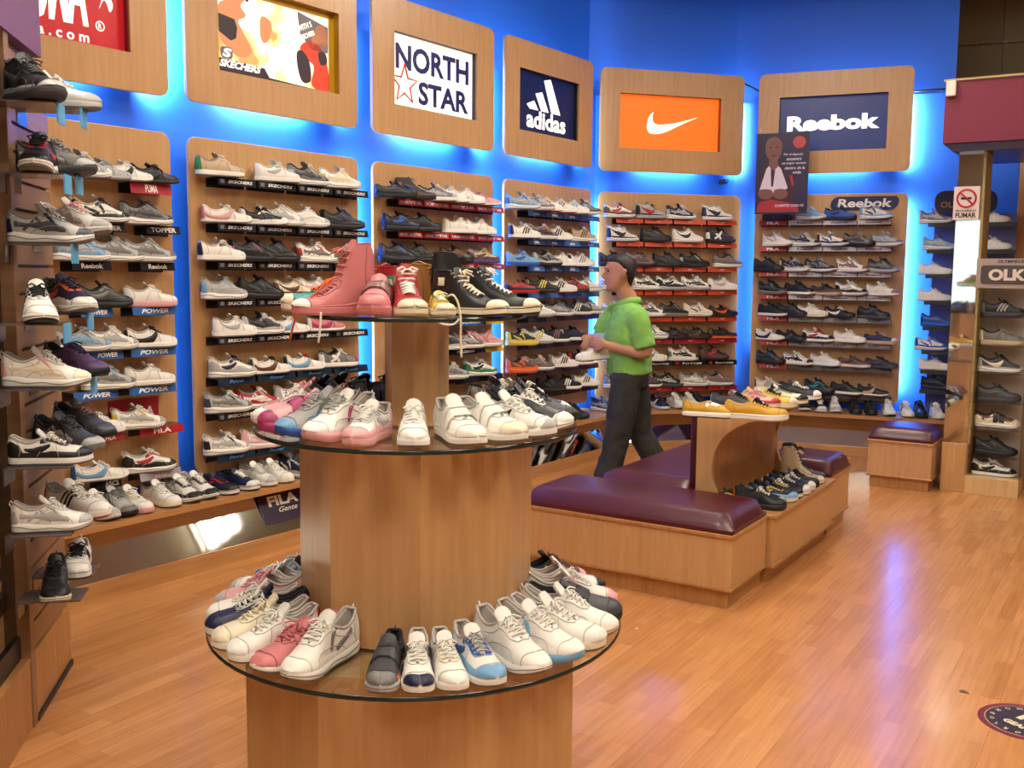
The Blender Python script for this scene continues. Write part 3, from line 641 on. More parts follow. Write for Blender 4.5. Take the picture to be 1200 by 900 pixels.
# floor decal
c = onz(1222, 850, 0)
A_, B_, C_ = [np.array(onz(*p, 0))[:2] for p in ((1147, 842), (1195, 826), (1195, 866))]
MA = 2 * np.array([B_ - A_, C_ - A_]); ctr = np.linalg.solve(MA, np.array([B_ @ B_ - A_ @ A_, C_ @ C_ - A_ @ A_])); rad = float(np.linalg.norm(ctr - A_))
dc = empty('floor_decal', (ctr[0], ctr[1], 0.001), R(-62), 'round dark floor sticker with a maroon ring and pale lettering', 'sticker')
def disc(r0, z, m_, nm): MB().prism([(r0 * math.cos(t), r0 * math.sin(t)) for t in np.linspace(0, 2 * PI, 48, endpoint=False)], 'z', 0, z).obj(nm, m_, dc)
disc(rad, 0.0008, mat('decal_maroon', srgb(110, 30, 50), 0.4), 'ring'); disc(rad * 0.86, 0.0011, mat('decal_gold', srgb(190, 130, 90), 0.4), 'thin_ring'); disc(rad * 0.83, 0.0014, mat('decal_navy', srgb(36, 26, 50), 0.4), 'field')
CRM = mat('decal_cream', srgb(220, 206, 170), 0.5)
text('GEAR', CRM, dc, 0, -0.05 * rad / .16, 0.0018, rad * 0.62, rad * 0.2, offset=0.05, rot=(R(-90), 0, 0))
text('N', CRM, dc, 0, 0.03, 0.0018, rad * 0.5, rad * 0.4, offset=0.06, rot=(R(-90), 0, 0))
for k in range(16):
    a = 2 * PI * k / 16; text('GEAR SPORT SHOES'[k] if 'GEAR SPORT SHOES'[k] != ' ' else 'O', CRM, dc, rad * .7 * math.sin(a), rad * .7 * math.cos(a), 0.0018, rad * .09, rad * .12, offset=0.02, rot=(R(-90), 0, a))
p = onz(1130, 811, 0); o = MB().prism([(0.012 * math.cos(t) * (1 + .4 * math.sin(3 * t)), 0.02 * math.sin(t)) for t in np.linspace(0, 2 * PI, 12, endpoint=False)], 'z', 0.0, 0.0015).obj('gum_stain', mat('gum', srgb(90, 66, 30), 0.7), loc=p, rz=0.6); tag(o, 'small dark squashed stain on the floor near the round sticker', 'stain')
p = onz(746, 738, 0); o = MB().tube([(-.006, 0, .004), (.006, 0, .004)], 0.004, 6).obj('paper_scrap', mat('scrap', srgb(235, 225, 200), 0.7), loc=p); tag(o, 'tiny white scrap on the floor right of the glass shelf', 'scrap')

# poster in front of the blue word panel
FP = Frame(*(FR.o - FR.n * 0.31)[:2], -22.4)
ps = empty('poster', (*FP.o, 0), FP.a, 'dark hanging poster of a basketball player in white and red jacket', 'poster')
(px0, pz1), (px1, pz0) = FP.hit(887.5, 157), FP.hit(945.5, 250)
MB().box(px0, px1, 0, 0.006, pz0, pz1).obj('sheet', mat('poster_navy', srgb(34, 26, 62), 0.35), ps)
W_, H_ = px1 - px0, pz1 - pz0
def pq(pl): return [(px0 + W_ * x, pz0 + H_ * z) for x, z in pl][::-1]
PSK = mat('poster_skin', srgb(120, 78, 72), 0.5); PRD = mat('poster_red', srgb(160, 36, 48), 0.5); PWH = mat('poster_white', srgb(214, 204, 222), 0.5); PDK = mat('poster_dark', srgb(60, 20, 40), 0.5)
for nm, m_, pl, dy in (('jacket', PDK, [(.02, .04), (.02, .42), (.14, .56), (.30, .62), (.48, .60), (.62, .50), (.74, .36), (.74, .10), (.66, .0), (.1, .0)], .0008),
                       ('shirt', PWH, [(.08, .30), (.20, .56), (.28, .62), (.30, .34), (.34, .34), (.38, .62), (.48, .56), (.62, .32), (.5, .26), (.2, .26)], .0016),
                       ('trim', PRD, [(.02, .02), (.08, .14), (.3, .18), (.62, .14), (.82, .10), (.84, .02)], .0016),
                       ('sleeve', PRD, [(.64, .48), (.70, .47), (.74, .36), (.70, .33)], .0016),
                       ('hand', PSK, catmull([(.08, .30), (.30, .30), (.34, .22), (.20, .18), (.07, .22)], 3, True), .0024),
                       ('hand', PSK, catmull([(.38, .30), (.58, .30), (.62, .22), (.48, .18), (.36, .22)], 3, True), .0024),
                       ('neck', PSK, [(.24, .66), (.42, .66), (.42, .58), (.34, .54), (.26, .58)], .0024),
                       ('head', PSK, catmull([(.33, .955), (.21, .92), (.17, .83), (.20, .72), (.30, .65), (.38, .65), (.46, .72), (.49, .83), (.45, .92)], 4, True), .003)):
    poly_obj(nm, pq(pl), m_, ps, -dy, 0.0006)
poly_obj('round_badge', pq([(.81 + .12 * math.cos(t), .88 + .075 * math.sin(t)) for t in np.linspace(0, 2 * PI, 20, endpoint=False)]), mat('poster_badge', srgb(190, 70, 80), 0.5), ps, -.001)
for (x, z) in ((.27, .82), (.40, .82)): MB().box(px0 + W_ * (x - .03), px0 + W_ * (x + .03), -.0042, -.0036, pz0 + H_ * z, pz0 + H_ * (z + .012)).obj('eye', PDK, ps)
MB().box(px0 + W_ * .28, px0 + W_ * .39, -.0042, -.0036, pz0 + H_ * .715, pz0 + H_ * .728).obj('mouth', PDK, ps)
for tx, z, x, w in (('Por el deporte', .73, .70, .36), ('encuentro', .675, .72, .28), ('mi mejor version', .62, .72, .46), ('dentro de la', .565, .74, .38), ('vida', .51, .78, .16)):
    text(tx, PWH, ps, px0 + W_ * x, -0.0016, pz0 + H_ * z, W_ * w, H_ * 0.035, shear=0.2)
text('COMPITE CON FE', PWH, ps, px0 + W_ * .66, -0.0026, pz0 + H_ * .10, W_ * .55, H_ * 0.03, shear=0.2)
for x in (px0 + .02, px1 - .02): MB().tube([(x, 0.003, pz1), (x + (0.03 if x < px0 + .1 else -.03), 0.25, pz1 + 0.25)], 0.0012, 4).obj('string', CHROME, ps)

# ------------------------------------------------------------------ shoes
def interp(tab, u):
    xs = [p[0] for p in tab]; ys = [p[1] for p in tab]; return float(np.interp(u, xs, ys))
def smooth_tab(tab, n=60):
    xs = np.array([p[0] for p in tab]); ys = np.array([p[1] for p in tab]); d = np.gradient(ys, xs); X = np.linspace(0, 1, n); out = []
    for x in X:
        i = min(max(np.searchsorted(xs, x) - 1, 0), len(xs) - 2); h = xs[i + 1] - xs[i]; t = (x - xs[i]) / h
        out.append((x, (2 * t**3 - 3 * t**2 + 1) * ys[i] + (t**3 - 2 * t**2 + t) * h * d[i] + (-2 * t**3 + 3 * t**2) * ys[i + 1] + (t**3 - t**2) * h * d[i + 1]))
    return out
SL = 0.285
WID = smooth_tab([(0, .0), (.015, .014), (.05, .025), (.12, .0325), (.25, .034), (.4, .035), (.55, .040), (.68, .046), (.78, .0475), (.87, .043), (.94, .033), (.98, .019), (1, 0)])
CEN = smooth_tab([(0, 0), (.3, .001), (.5, -.002), (.7, .0), (.9, .004), (1, .007)])
SHAPES = {
 # sole thickness, edge height, opening half width, tongue peak, throat front
 'r': dict(sole=[(0, .036), (.15, .034), (.4, .026), (.7, .024), (.9, .022), (1, .02)], flare=1.06, spring=.014,
           h=[(0, .070), (.02, .092), (.05, .100), (.10, .092), (.2, .078), (.3, .076), (.4, .086), (.46, .093), (.55, .085), (.66, .070), (.76, .058), (.86, .049), (.94, .038), (1, .024)], tz=.118, uf=.68),
 'c': dict(sole=[(0, .028), (.5, .026), (1, .024)], flare=1.04, spring=.006,
           h=[(0, .066), (.02, .086), (.06, .090), (.14, .078), (.25, .070), (.34, .074), (.42, .084), (.5, .080), (.6, .068), (.7, .059), (.8, .054), (.9, .047), (.96, .039), (1, .026)], tz=.110, uf=.70),
 's': dict(sole=[(0, .020), (.5, .017), (1, .015)], flare=1.03, spring=.012,
           h=[(0, .060), (.02, .078), (.06, .082), (.14, .066), (.25, .058), (.36, .062), (.45, .071), (.55, .063), (.65, .054), (.75, .047), (.86, .041), (.95, .032), (1, .018)], tz=.090, uf=.66),
 'v': dict(sole=[(0, .026), (.5, .025), (1, .026)], flare=1.04, spring=.005,
           h=[(0, .056), (.02, .070), (.06, .072), (.15, .062), (.27, .058), (.36, .064), (.44, .072), (.55, .063), (.66, .054), (.75, .050), (.86, .047), (.95, .041), (1, .027)], tz=.092, uf=.70),
 'h': dict(sole=[(0, .026), (.5, .025), (1, .026)], flare=1.04, spring=.005,
           h=[(0, .09), (.02, .128), (.05, .134), (.12, .134), (.22, .134), (.32, .132), (.38, .118), (.45, .098), (.55, .076), (.66, .060), (.75, .052), (.86, .048), (.95, .041), (1, .027)], tz=.142, uf=.70),
 'b': dict(sole=[(0, .034), (.5, .028), (1, .024)], flare=1.06, spring=.012,
           h=[(0, .10), (.02, .122), (.06, .126), (.14, .116), (.24, .112), (.32, .118), (.38, .118), (.46, .104), (.55, .088), (.66, .070), (.76, .060), (.86, .053), (.94, .042), (1, .026)], tz=.138, uf=.68),
 'k': dict(sole=[(0, .030), (.5, .027), (1, .025)], flare=1.07, spring=.008,
           h=[(0, .062), (.02, .082), (.06, .088), (.14, .078), (.25, .072), (.34, .078), (.42, .086), (.5, .084), (.6, .074), (.7, .065), (.8, .059), (.9, .051), (.96, .042), (1, .028)], tz=.105, uf=.64),
 'l': dict(sole=[(0, .026), (.5, .025), (1, .026)], flare=1.04, spring=.005,      # slip-on
           h=[(0, .056), (.02, .068), (.06, .070), (.15, .060), (.27, .056), (.36, .062), (.44, .068), (.55, .062), (.66, .054), (.75, .050), (.86, .047), (.95, .041), (1, .027)], tz=.076, uf=.52),
 'x': dict(sole=[(0, .026), (.5, .025), (1, .026)], flare=1.04, spring=.005,      # extra-tall laced boot
           h=[(0, .14), (.02, .205), (.05, .215), (.12, .218), (.22, .216), (.32, .205), (.38, .160), (.45, .110), (.55, .080), (.66, .062), (.75, .054), (.86, .049), (.95, .041), (1, .027)], tz=.228, uf=.70),
}
for s_ in SHAPES.values(): s_['h'] = smooth_tab(s_['h']); s_['sole'] = smooth_tab(s_['sole'])
def opening(u, uf, tall):
    if u >= uf: return 0.0
    tab = [(0, 0), (.025, .0), (.06, .014), (.12, .021), (.25, .0245), (.36, .0235), (.44, .018), (.54, .0145), (uf - .02, .011), (uf, 0)]
    return interp(tab, u)
class Shoe:
    def __init__(s, key): s.k = key; s.d = SHAPES[key]; s.uf = s.d['uf']; s.tall = key in 'hbx'
    def zb(s, u): return s.d['spring'] * max(0, (u - .72) / .28) ** 2
    def sole(s, u): return interp(s.d['sole'], u)
    def zs(s, u): return s.zb(u) + s.sole(u) * 0.92
    def hz(s, u): return interp(s.d['h'], u) + s.zb(u) * .5
    def w(s, u): return max(interp(WID, u), 0.0)
    def cy(s, u): return interp(CEN, u)
    def x(s, u): return (u - .5) * SL
    def P(s, u, t, side, off=0.0):
        o = min(opening(u, s.uf, s.tall), s.w(u) * .8) ; w = s.w(u) * 0.985; h = s.hz(u); z0 = s.zs(u)
        open_ = o > 0.0005
        c_ = math.cos(t * PI / 2); s_ = math.sin(t * PI / 2)
        if open_ and u < .45:
            k = t; y = o + 0.004 + (w - o - .004) * (1 - k ** 1.5) + 0.003 * math.sin(PI * k); z = z0 + (h - z0) * k
            if s.tall:
                kk = min(1, k * 2.2 * .05 / max(h - z0, .05)) if False else k
        else:
            y = o + (w - o) * c_ ** 0.72; z = z0 + (h - z0) * s_ ** 0.95
            if open_:
                b = min(1, (u - .45) / .1); k = t
                y2 = o + 0.004 + (w - o - .004) * (1 - k ** 1.5) + 0.003 * math.sin(PI * k); z2 = z0 + (h - z0) * k
                y = y * b + y2 * (1 - b); z = z * b + z2 * (1 - b)
        y += off * c_ * 1.0 + off * .3; z += off * s_
        x = s.x(u)
        if u > .9: x += off * (u - .9) * 8
        if u < .1: x -= off * (.1 - u) * 8
        return (x, s.cy(u) + side * y, z)
def U_(n, a=0.0, b=1.0):           # denser near both ends
    t = np.linspace(0, 1, n); t = 0.5 - 0.5 * np.cos(PI * t); return a + (b - a) * t
def patch(S, mb, u0, u1, t0, t1, mi=0, off=.0016, nu=10, nt=5, sides=(-1, 1)):
    """a raised piece over the upper; limits may be functions"""
    f = lambda q, a: q(a) if callable(q) else q
    for side in sides:
        G = []
        for i in range(nu + 1):
            row = []
            for j in range(nt + 1):
                a, b_ = i / nu, j / nt
                tt = f(t0, a) + (f(t1, a) - f(t0, a)) * b_; uu = f(u0, b_) + (f(u1, b_) - f(u0, b_)) * a
                edge = (i in (0, nu) and 0.01 < uu < .99) or (j in (0, nt) and .01 < tt < .99)
                row.append(S.P(min(max(uu, .004), .996), min(max(tt, 0), 1), side, off * (0.1 if edge else 1)))
            G.append(row)
        mb.grid(G, mi, True, flip=(side > 0))
def ribbon(S, mb, pts, wd, mi=0, off=.002, sides=(-1, 1), n=8):
    """band following points (u,t); wd one value or per-point"""
    C = catmull(pts, max(2, n // (len(pts) - 1) + 1)); N = len(C); ws = [np.interp(i / (N - 1), np.linspace(0, 1, len(wd)), wd) if isinstance(wd, (list, tuple)) else wd for i in range(N)]
    for side in sides:
        G = []
        for i in range(N):
            d = C[min(i + 1, N - 1)] - C[max(i - 1, 0)]; d = np.array([d[0] * SL, d[1] * .05]); d /= (np.hypot(*d) + 1e-9); nn = np.array([-d[1] / SL, d[0] / .05])
            row = [S.P(float(np.clip(C[i][0] + nn[0] * ws[i] * q, .01, .99)), float(np.clip(C[i][1] + nn[1] * ws[i] * q, 0, 1)), side, off * (.2 if abs(q) == 1 else 1)) for q in (-1, -.4, .4, 1)]
            G.append(row)
        mb.grid(G, mi, True, flip=(side < 0))
SHOE_CACHE = {}
def shoe_parts(shape, pattern, laces=True, dark_lining=False):
    key = (shape, pattern)
    if key in SHOE_CACHE: return SHOE_CACHE[key]
    S = Shoe(shape); d = S.d; out = {}
    us = list(U_(30))
    # sole: slot 0 midsole, slot 1 outsole
    b = MB(); rings = []
    top = []; mid = []; low = []; bot = []
    def outline(k, inset, zf):
        L = [];
        for u in us: L.append((S.x(u) * (k), S.cy(u) - max(S.w(u) * d['flare'] - inset, 0.0), zf(u)))
        for u in us[::-1][1:-1]: L.append((S.x(u) * (k), S.cy(u) + max(S.w(u) * d['flare'] - inset, 0.0), zf(u)))
        return L
    bul = .002 if shape in 'rkb' else 0
    R0 = outline(.985, .003, lambda u: S.zb(u)); R1 = outline(1.0, .0, lambda u: S.zb(u) + .006)
    R2 = outline(1.0 + bul, -bul, lambda u: S.zb(u) + S.sole(u) * .55); R3 = outline(.995, .001, lambda u: S.zb(u) + S.sole(u)); R4 = outline(.96, .005, lambda u: S.zb(u) + S.sole(u) * 1.0)
    b.loft([R0, R1], 1, False); b.add(R0, [tuple(range(len(R0)))[::-1]], 1); b.loft([R1, R2, R3, R4], 0, False); b.add(R4, [tuple(range(len(R4)))], 0)
    if shape in 'rkb':            # moulded groove round the midsole
        g0 = outline(1.0 + bul, -bul - .0006, lambda u: S.zb(u) + S.sole(u) * (.50 + .10 * math.sin(u * 16))); g1 = outline(1.0 + bul, -bul - .0006, lambda u: S.zb(u) + S.sole(u) * (.58 + .10 * math.sin(u * 16)))
        b.loft([g0, g1], 1, False)
    if shape in 'vhx':
        g0 = outline(1.0, -.0006, lambda u: S.zb(u) + S.sole(u) * .74); g1 = outline(1.0, -.0006, lambda u: S.zb(u) + S.sole(u) * .82); b.loft([g0, g1], 1, False)
    out['sole'] = b.mesh('sole')
    # upper: slot 0 shell, slot 1 lining
    b = MB(); nt = 9; U = U_(40, .004, .996)
    for side in (-1, 1):
        G = [[S.P(u, j / nt, side) for j in range(nt + 1)] for u in U]; b.grid(G, 0, True, flip=(side > 0))
        # inside
        G = []
        for u in U_(22, .03, S.uf):
            o = opening(u, S.uf, S.tall); e = S.P(u, 1, side); cy = S.cy(u); zi = S.zs(u) + .004
            if o < .0005: G.append([e, (e[0], cy, e[2]), (e[0], cy, e[2]), (e[0], cy, e[2])]); continue
            G.append([e, (e[0], cy + side * o * .82, e[2] - .006), (e[0], cy + side * o * .9, zi + .01), (e[0], cy, zi)])
        b.grid(G, 1, False, flip=(side < 0))
    # padded collar roll
    cu = [u for u in U_(14, .05, .44)]
    loop = [Vector(S.P(u, 1, -1)) for u in cu[::-1]] + [Vector(S.P(u, 1, 1)) for u in cu]
    b.tube([p + Vector((0, 0, -.001)) for p in loop], .0042 if shape not in 'vlhx' else .0022, 6, 1 if shape in 'rkbc' else 0)
    if shape in 'rbk' or pattern == 'stripes':
        e = S.P(.02, 1, 1); b.tube([(e[0] - .001, 0, e[2] - .014), (e[0] - .009, 0, e[2] + .004), (e[0] - .004, 0, e[2] + .014), (e[0] + .004, 0, e[2] + .004)], .0025, 5, 0)
    # stitched seams (slot 2)
    seam = lambda pts, wd=.0011: ribbon(S, b, pts, wd, 2, off=.0022)
    if shape != 'l': seam([(S.uf + .02, 1.0), (S.uf + .02, .82), (S.uf - .06, .72), (.50, .74), (.44, .86)])
    seam([(.86, .02), (.85, .5), (.87, 1.0)]); seam([(.15, .05), (.17, .5), (.13, .95)])
    if shape in 'rkb': seam([(.30, .06), (.40, .34), (.56, .30), (.70, .40), (.78, .06)]); seam([(.17, .5), (.28, .62), (.40, .66), (.47, .74)])
    if shape in 'cs': seam([(.36, .06), (.42, .45), (.46, .74)]); seam([(.62, .04), (.60, .40), (.58, .72)])
    for side in (-1, 1):          # eyelets
        for u in np.linspace(S.uf - .03, .455, 5): p_ = S.P(u, .88, side, .0026); b.box(p_[0] - .0022, p_[0] + .0022, p_[1] - .0016, p_[1] + .0016, p_[2] - .001, p_[2] + .0012, 2)
    out['upper'] = b.mesh('upper')
    # tongue
    b = MB(); G = []; rows = 9; uf = S.uf
    if shape != 'l':
        e45 = S.hz(.46)
        for i in range(rows + 1):
            t = i / rows; u = uf - .01 - (uf - .01 - .47) * min(1, t / .62)
            z = S.hz(u) + .002; x = S.x(u)
            if t > .62:
                k = (t - .62) / .38; x = S.x(.47) - k * (.028 if not S.tall else .02 + (d['tz'] - e45) * .35); z = e45 + .002 + (d['tz'] - e45) * k
            wd = .012 + .012 * min(1, t * 1.2)
            if t == 1: wd *= .82
            G.append([(x, S.cy(.5) + wd * q, z - .007 * abs(q) ** 2) for q in (-1, -.55, 0, .55, 1)])
        b.grid(G, 0, True, flip=False)
        b.grid([[(p[0] - .005, p[1], p[2] - .002) for p in r_] for r_ in G], 0, True, flip=True)
        tp = G[-1]; tb = [(p[0] - .005, p[1], p[2] - .002) for p in tp]; b.add(tp + tb, [(i, i + 1, 6 + i, 5 + i) for i in range(4)], 0, True)
        zt = G[-1][2]; zl = G[-2][2]
        b.box(zt[0] - .001, zt[0] + .0015, -.009, .009, zl[2] + .001, zt[2] - .003, 1)
        out['tongue'] = b.mesh('tongue')
    else:
        G = [[(S.x(u), S.cy(u) + q * (opening(u, S.uf, False) + .002), S.hz(u) + .001) for q in (-1, 0, 1)] for u in np.linspace(.44, S.uf, 5)]
        b.grid(G); out['tongue'] = b.mesh('tongue')
    # laces or straps
    b = MB()
    if shape == 'k' or pattern == 'strap':
        for uc, wd in ((.60, .034), (.47, .032)):
            for side in (0,):
                G = []
                for a in np.linspace(-1, 1, 13):
                    sd = 1 if a >= 0 else -1; t = 1 - abs(a) * .85; row = []
                    for du in (-.5, -.2, .2, .5):
                        u = uc + du * wd / SL + .0; p = S.P(u, t, sd, .0035)
                        zz = p[2] + (0.003 if abs(a) < .3 else 0)
                        row.append((p[0], p[1], zz))
                    G.append(row)
                b.grid(G, 0, True, flip=True)
                b.grid([[(p[0], p[1] * .985, p[2] - .003) for p in r_] for r_ in G], 0, True)
    elif shape != 'l':
        ul = np.linspace(uf - .03, .455, 5 if not S.tall else 6)
        if shape == 'x': ul = list(ul) + [.42, .39, .36, .33]
        elif shape == 'h': ul = list(ul)[:-1] + [.43, .38, .34]
        prev = None
        for i, u in enumerate(ul):
            l = Vector(S.P(u, .93, -1, .002)); r_ = Vector(S.P(u, .93, 1, .002)); mid_ = (l + r_) / 2 + Vector((.001, 0, .006 if u > .44 else .003))
            if u < .44: mid_ += Vector((.012, 0, 0))
            b.tube([l, (l + mid_) / 2 + Vector((0, 0, .0015)), mid_, (r_ + mid_) / 2 + Vector((0, 0, .0015)), r_], .0032, 5)
            if prev:
                b.tube([prev[0], (prev[0] + r_) / 2 + Vector((0, 0, .006)), r_], .0025, 5)
            prev = (l, r_)
        top_ = mid_ + Vector((0, 0, .002))
        for sgn in (-1, 1):     # bow loops and ends
            b.tube([top_, top_ + Vector((.010, sgn * .014, .008)), top_ + Vector((.022, sgn * .030, .002)), top_ + Vector((.022, sgn * .022, -.006)), top_ + Vector((.006, sgn * .006, -.001))], .0025, 5)
            b.tube([top_, top_ + Vector((.018, sgn * .008, .002)), top_ + Vector((.036, sgn * .020, -.012))], .0024, 5)
    if b.v: out['laces'] = b.mesh('laces')
    # overlays: slot 0 overlay colour, slot 1 accent colour
    b = MB(); p = pattern
    toecap = lambda a: patch(S, b, lambda q: a + .03 * math.sin(PI * q), .995, 0, 1, 0, nu=8, nt=8)
    heel = lambda mi=0, u1=.14, tt=.95: patch(S, b, .005, lambda q: u1 * (1 - .25 * q), 0, tt, mi, nu=6, nt=6)
    mud = lambda mi, h0, h1: patch(S, b, .12, .88, 0, lambda a: h0 + h1 * math.sin(a * 9), mi, nu=20, nt=3)
    eyes = lambda mi: patch(S, b, S.uf - .30, S.uf + .01, .72, 1.0, mi, nu=8, nt=3, off=.002)
    if p == 'runner':
        patch(S, b, lambda q: .80 + .08 * q ** 1.5, .995, 0, 1, 0, nu=8, nt=7); heel(0); mud(0, .22, .07); eyes(0)
        ribbon(S, b, [(.20, .75), (.32, .5), (.44, .2)], .006, 1); ribbon(S, b, [(.40, .95), (.47, .6), (.52, .2)], .005, 1)
    elif p == 'mesh':
        patch(S, b, lambda q: .83 + .07 * q ** 1.5, .995, 0, 1, 0, nu=8, nt=7); heel(1, .10, .6)
        ribbon(S, b, [(.12, .45), (.3, .55), (.5, .35), (.72, .25)], [.008, .006, .010, .004], 0); ribbon(S, b, [(.22, .2), (.34, .8)], .0045, 0); ribbon(S, b, [(.46, .92), (.62, .25)], .0045, 1); ribbon(S, b, [(.36, .9), (.50, .15)], .004, 0)
    elif p == 'stripes':
        for k in range(3): ribbon(S, b, [(.36 + k * .075, .12), (.41 + k * .075, .55), (.47 + k * .07, .92)], .0055, 0)
        heel(1, .10, .9)
    elif p == 'swoosh':
        ribbon(S, b, [(.56, .62), (.50, .36), (.38, .34), (.24, .55), (.10, .78)], [.001, .009, .010, .006, .001], 1, off=.003)
        toecap(.90); heel(0, .12, .8); mud(0, .15, .02)
    elif p == 'wave':
        ribbon(S, b, [(.56, .95), (.54, .5), (.42, .16), (.20, .22), (.06, .40)], [.004, .010, .015, .010, .008], 0, off=.003, n=16); heel(1, .06, .9)
    elif p == 'court':
        toecap(.86); eyes(0); heel(1, .09, .95)
    elif p == 'cross':
        ribbon(S, b, [(.28, .9), (.38, .45), (.44, .08)], .008, 0); ribbon(S, b, [(.48, .9), (.36, .45), (.24, .08)], .008, 0); patch(S, b, lambda q: .82 + .07 * q ** 1.5, .995, 0, 1, 1, nu=8, nt=7); heel(0, .1, .7)
    elif p == 'canvas':
        patch(S, b, .86, .995, 0, 1, 1, nu=8, nt=8, off=.002); ribbon(S, b, [(.14, .05), (.5, .05), (.86, .05)], .0014, 0)
        if S.k == 'h': patch(S, b, .15, .25, .58, .80, 1, nu=4, nt=4, off=.002)
        heel(0, .05, .95)
    elif p == 'skate':
        patch(S, b, lambda q: .79 + .09 * q, .995, 0, 1, 0, nu=8, nt=7); heel(0, .22, .75); mud(0, .30, .04); eyes(1); ribbon(S, b, [(.22, .55), (.36, .42), (.52, .55)], [.004, .010, .004], 1, off=.003)
    elif p == 'strap' or p == 'kid':
        patch(S, b, lambda q: .79 + .09 * q, .995, 0, 1, 0, nu=8, nt=7); heel(0, .18, .8); mud(1, .18, .05)
    elif p == 'check':
        patch(S, b, .40, .645, .55, .99, 1, nu=4, nt=4, off=.0012)
        for i in range(7):
            for j in range(4):
                if (i + j) % 2 == 0: patch(S, b, .40 + i * .035, .435 + i * .035, .55 + j * .11, .66 + j * .11, 0, nu=1, nt=1, off=.0026)
    elif p == 'plain':
        eyes(0); heel(0, .07, .9)
    if b.v: out['overlay'] = b.mesh('overlay')
    SHOE_CACHE[key] = out; return out
PAT = {'r': 'runner', 'm': 'mesh', 's': 'stripes', 'w': 'swoosh', 'v': 'wave', 'c': 'court', 'x': 'cross', 'n': 'canvas', 'k': 'skate', 't': 'strap', 'h': 'check', 'p': 'plain'}
KIND = {'r': 'running shoe', 'c': 'court shoe', 's': 'slim trainer', 'v': 'canvas sneaker', 'h': 'high-top sneaker', 'b': 'basketball boot', 'k': 'strap sneaker', 'l': 'slip-on shoe', 'x': 'tall laced boot'}
NAME = {'r': 'running_shoe', 'c': 'court_shoe', 's': 'slim_trainer', 'v': 'canvas_sneaker', 'h': 'high_top_sneaker', 'b': 'basketball_boot', 'k': 'strap_sneaker', 'l': 'slip_on_shoe', 'x': 'laced_boot'}
SEAM = {}; LABELS = set(); N_SHOES = 0
def shoe_phrase(code):
    st, cl = code.split(':'); up, so, ov, ac, la = (cl + cl[-1] * 5)[:5]
    a, b_ = PAL[up][1], PAL[ov][1]
    if a == b_: b_ = PAL[ac][1]
    return (a if a == b_ else a + ' and ' + b_) + ' ' + KIND[st[0]]
def shoe(code, loc, head, where, group, scale=1.0, tilt=0.0, roll=0.0):
    """code 'rm:wwsbw' = shape r, pattern m; upper, sole, overlay, accent, laces"""
    global N_SHOES
    st, cl = code.split(':'); cl = (cl + cl[-1] * 5)[:5]; up, so, ov, ac, la = cl
    parts = shoe_parts(st[0], PAT[st[1]])
    lab = shoe_phrase(code) + ' ' + where
    if len(lab.replace('-', ' ').split()) > 16: lab = PAL[up][1] + ' ' + KIND[st[0]] + ' ' + where
    if lab in LABELS: print('DUPLICATE', lab)
    if len(lab.replace('-', ' ').split()) > 16: print('LONG', lab)
    LABELS.add(lab)
    e = empty(NAME[st[0]], loc, 0, lab, 'shoe', group); e.rotation_euler = (roll, tilt, R(head)); e.scale = (scale, scale, scale * (1.16 if st[0] not in 'hxb' else 1.03)); N_SHOES += 1
    outsole = ('k' if ov in 'kdn' else 't') if so in 'wc' and st[0] in 'vhlx' else ('g' if so in 'wcs' else so)
    if st[0] in 'rc' and so == 'w' and ac in 'nkbrp' and st[1] in 'rs': outsole = ac
    lin = LININGD if up in 'knduegb' else LINING
    if up in 'wcp': lin = mat('shoe_lining_pale', srgb(190, 182, 176), 0.9)
    tong = up if up != ov else ac
    mats = {'sole': [smat(so, 'sole'), smat(outsole, 'sole')], 'upper': [smat(up), lin, SEAM.get(up) or SEAM.setdefault(up, mat('seam_' + PAL[up][1].replace(' ', '_'), tuple(x * (.60 if x > .12 else .5) + (.0 if x > .12 else .02) for x in PAL[up][0]), .7))], 'tongue': [smat(up), smat(ac)], 'laces': [smat(la, 'lace')], 'overlay': [smat(ov), smat(ac)]}
    if st[1] == 't' or st[0] == 'k': mats['laces'] = [smat(la)]
    if st[1] == 'n': mats['overlay'] = [smat(ov), smat('c' if so == 'c' else 'w', 'sole')]
    for nm, me in parts.items():
        pm = 'straps' if (nm == 'laces' and (st[0] == 'k' or st[1] == 't')) else nm
        if not me.materials:
            for _ in mats[nm]: me.materials.append(None)
        o = link_mesh(pm, me, e)
        for i, m_ in enumerate(mats[nm]): o.material_slots[i].link = 'OBJECT'; o.material_slots[i].material = m_
    return e

# ------------------------------------------------------------------ shelves on the wall panels
ORD = ['first', 'second', 'third', 'fourth', 'fifth', 'sixth', 'seventh', 'eighth', 'ninth', 'tenth', 'eleventh', 'twelfth', 'thirteenth', 'fourteenth']
SHELF_ME = {}
LBL = {'K': mat('label_black', (0.010, 0.010, 0.016), 0.6, spec=0.2), 'R': mat('label_red', srgb(168, 24, 40), 0.4), 'O': mat('label_orange', srgb(200, 66, 28), 0.4), 'B': mat('label_blue', srgb(36, 96, 168), 0.4),
       'S': mat('label_silver', srgb(170, 160, 170), 0.3), 'G': mat('label_grey', srgb(120, 112, 116), 0.3), 'T': mat('label_dark_teal', srgb(24, 42, 62), 0.6, spec=0.2), 'C': mat('label_clear_blue', srgb(70, 110, 170), 0.2), 'Y': mat('label_yellow', srgb(210, 176, 30), 0.4), 'D': mat('label_dark_clear', srgb(60, 44, 48), 0.2)}
LINK = mat('label_ink_white', srgb(240, 238, 232), 0.5); LINKD = mat('label_ink_dark', srgb(40, 36, 44), 0.5); LINKB = mat('label_ink_blue', srgb(90, 150, 220), 0.5)
PLATE = mat('shelf_plate', srgb(40, 36, 40), 0.2)
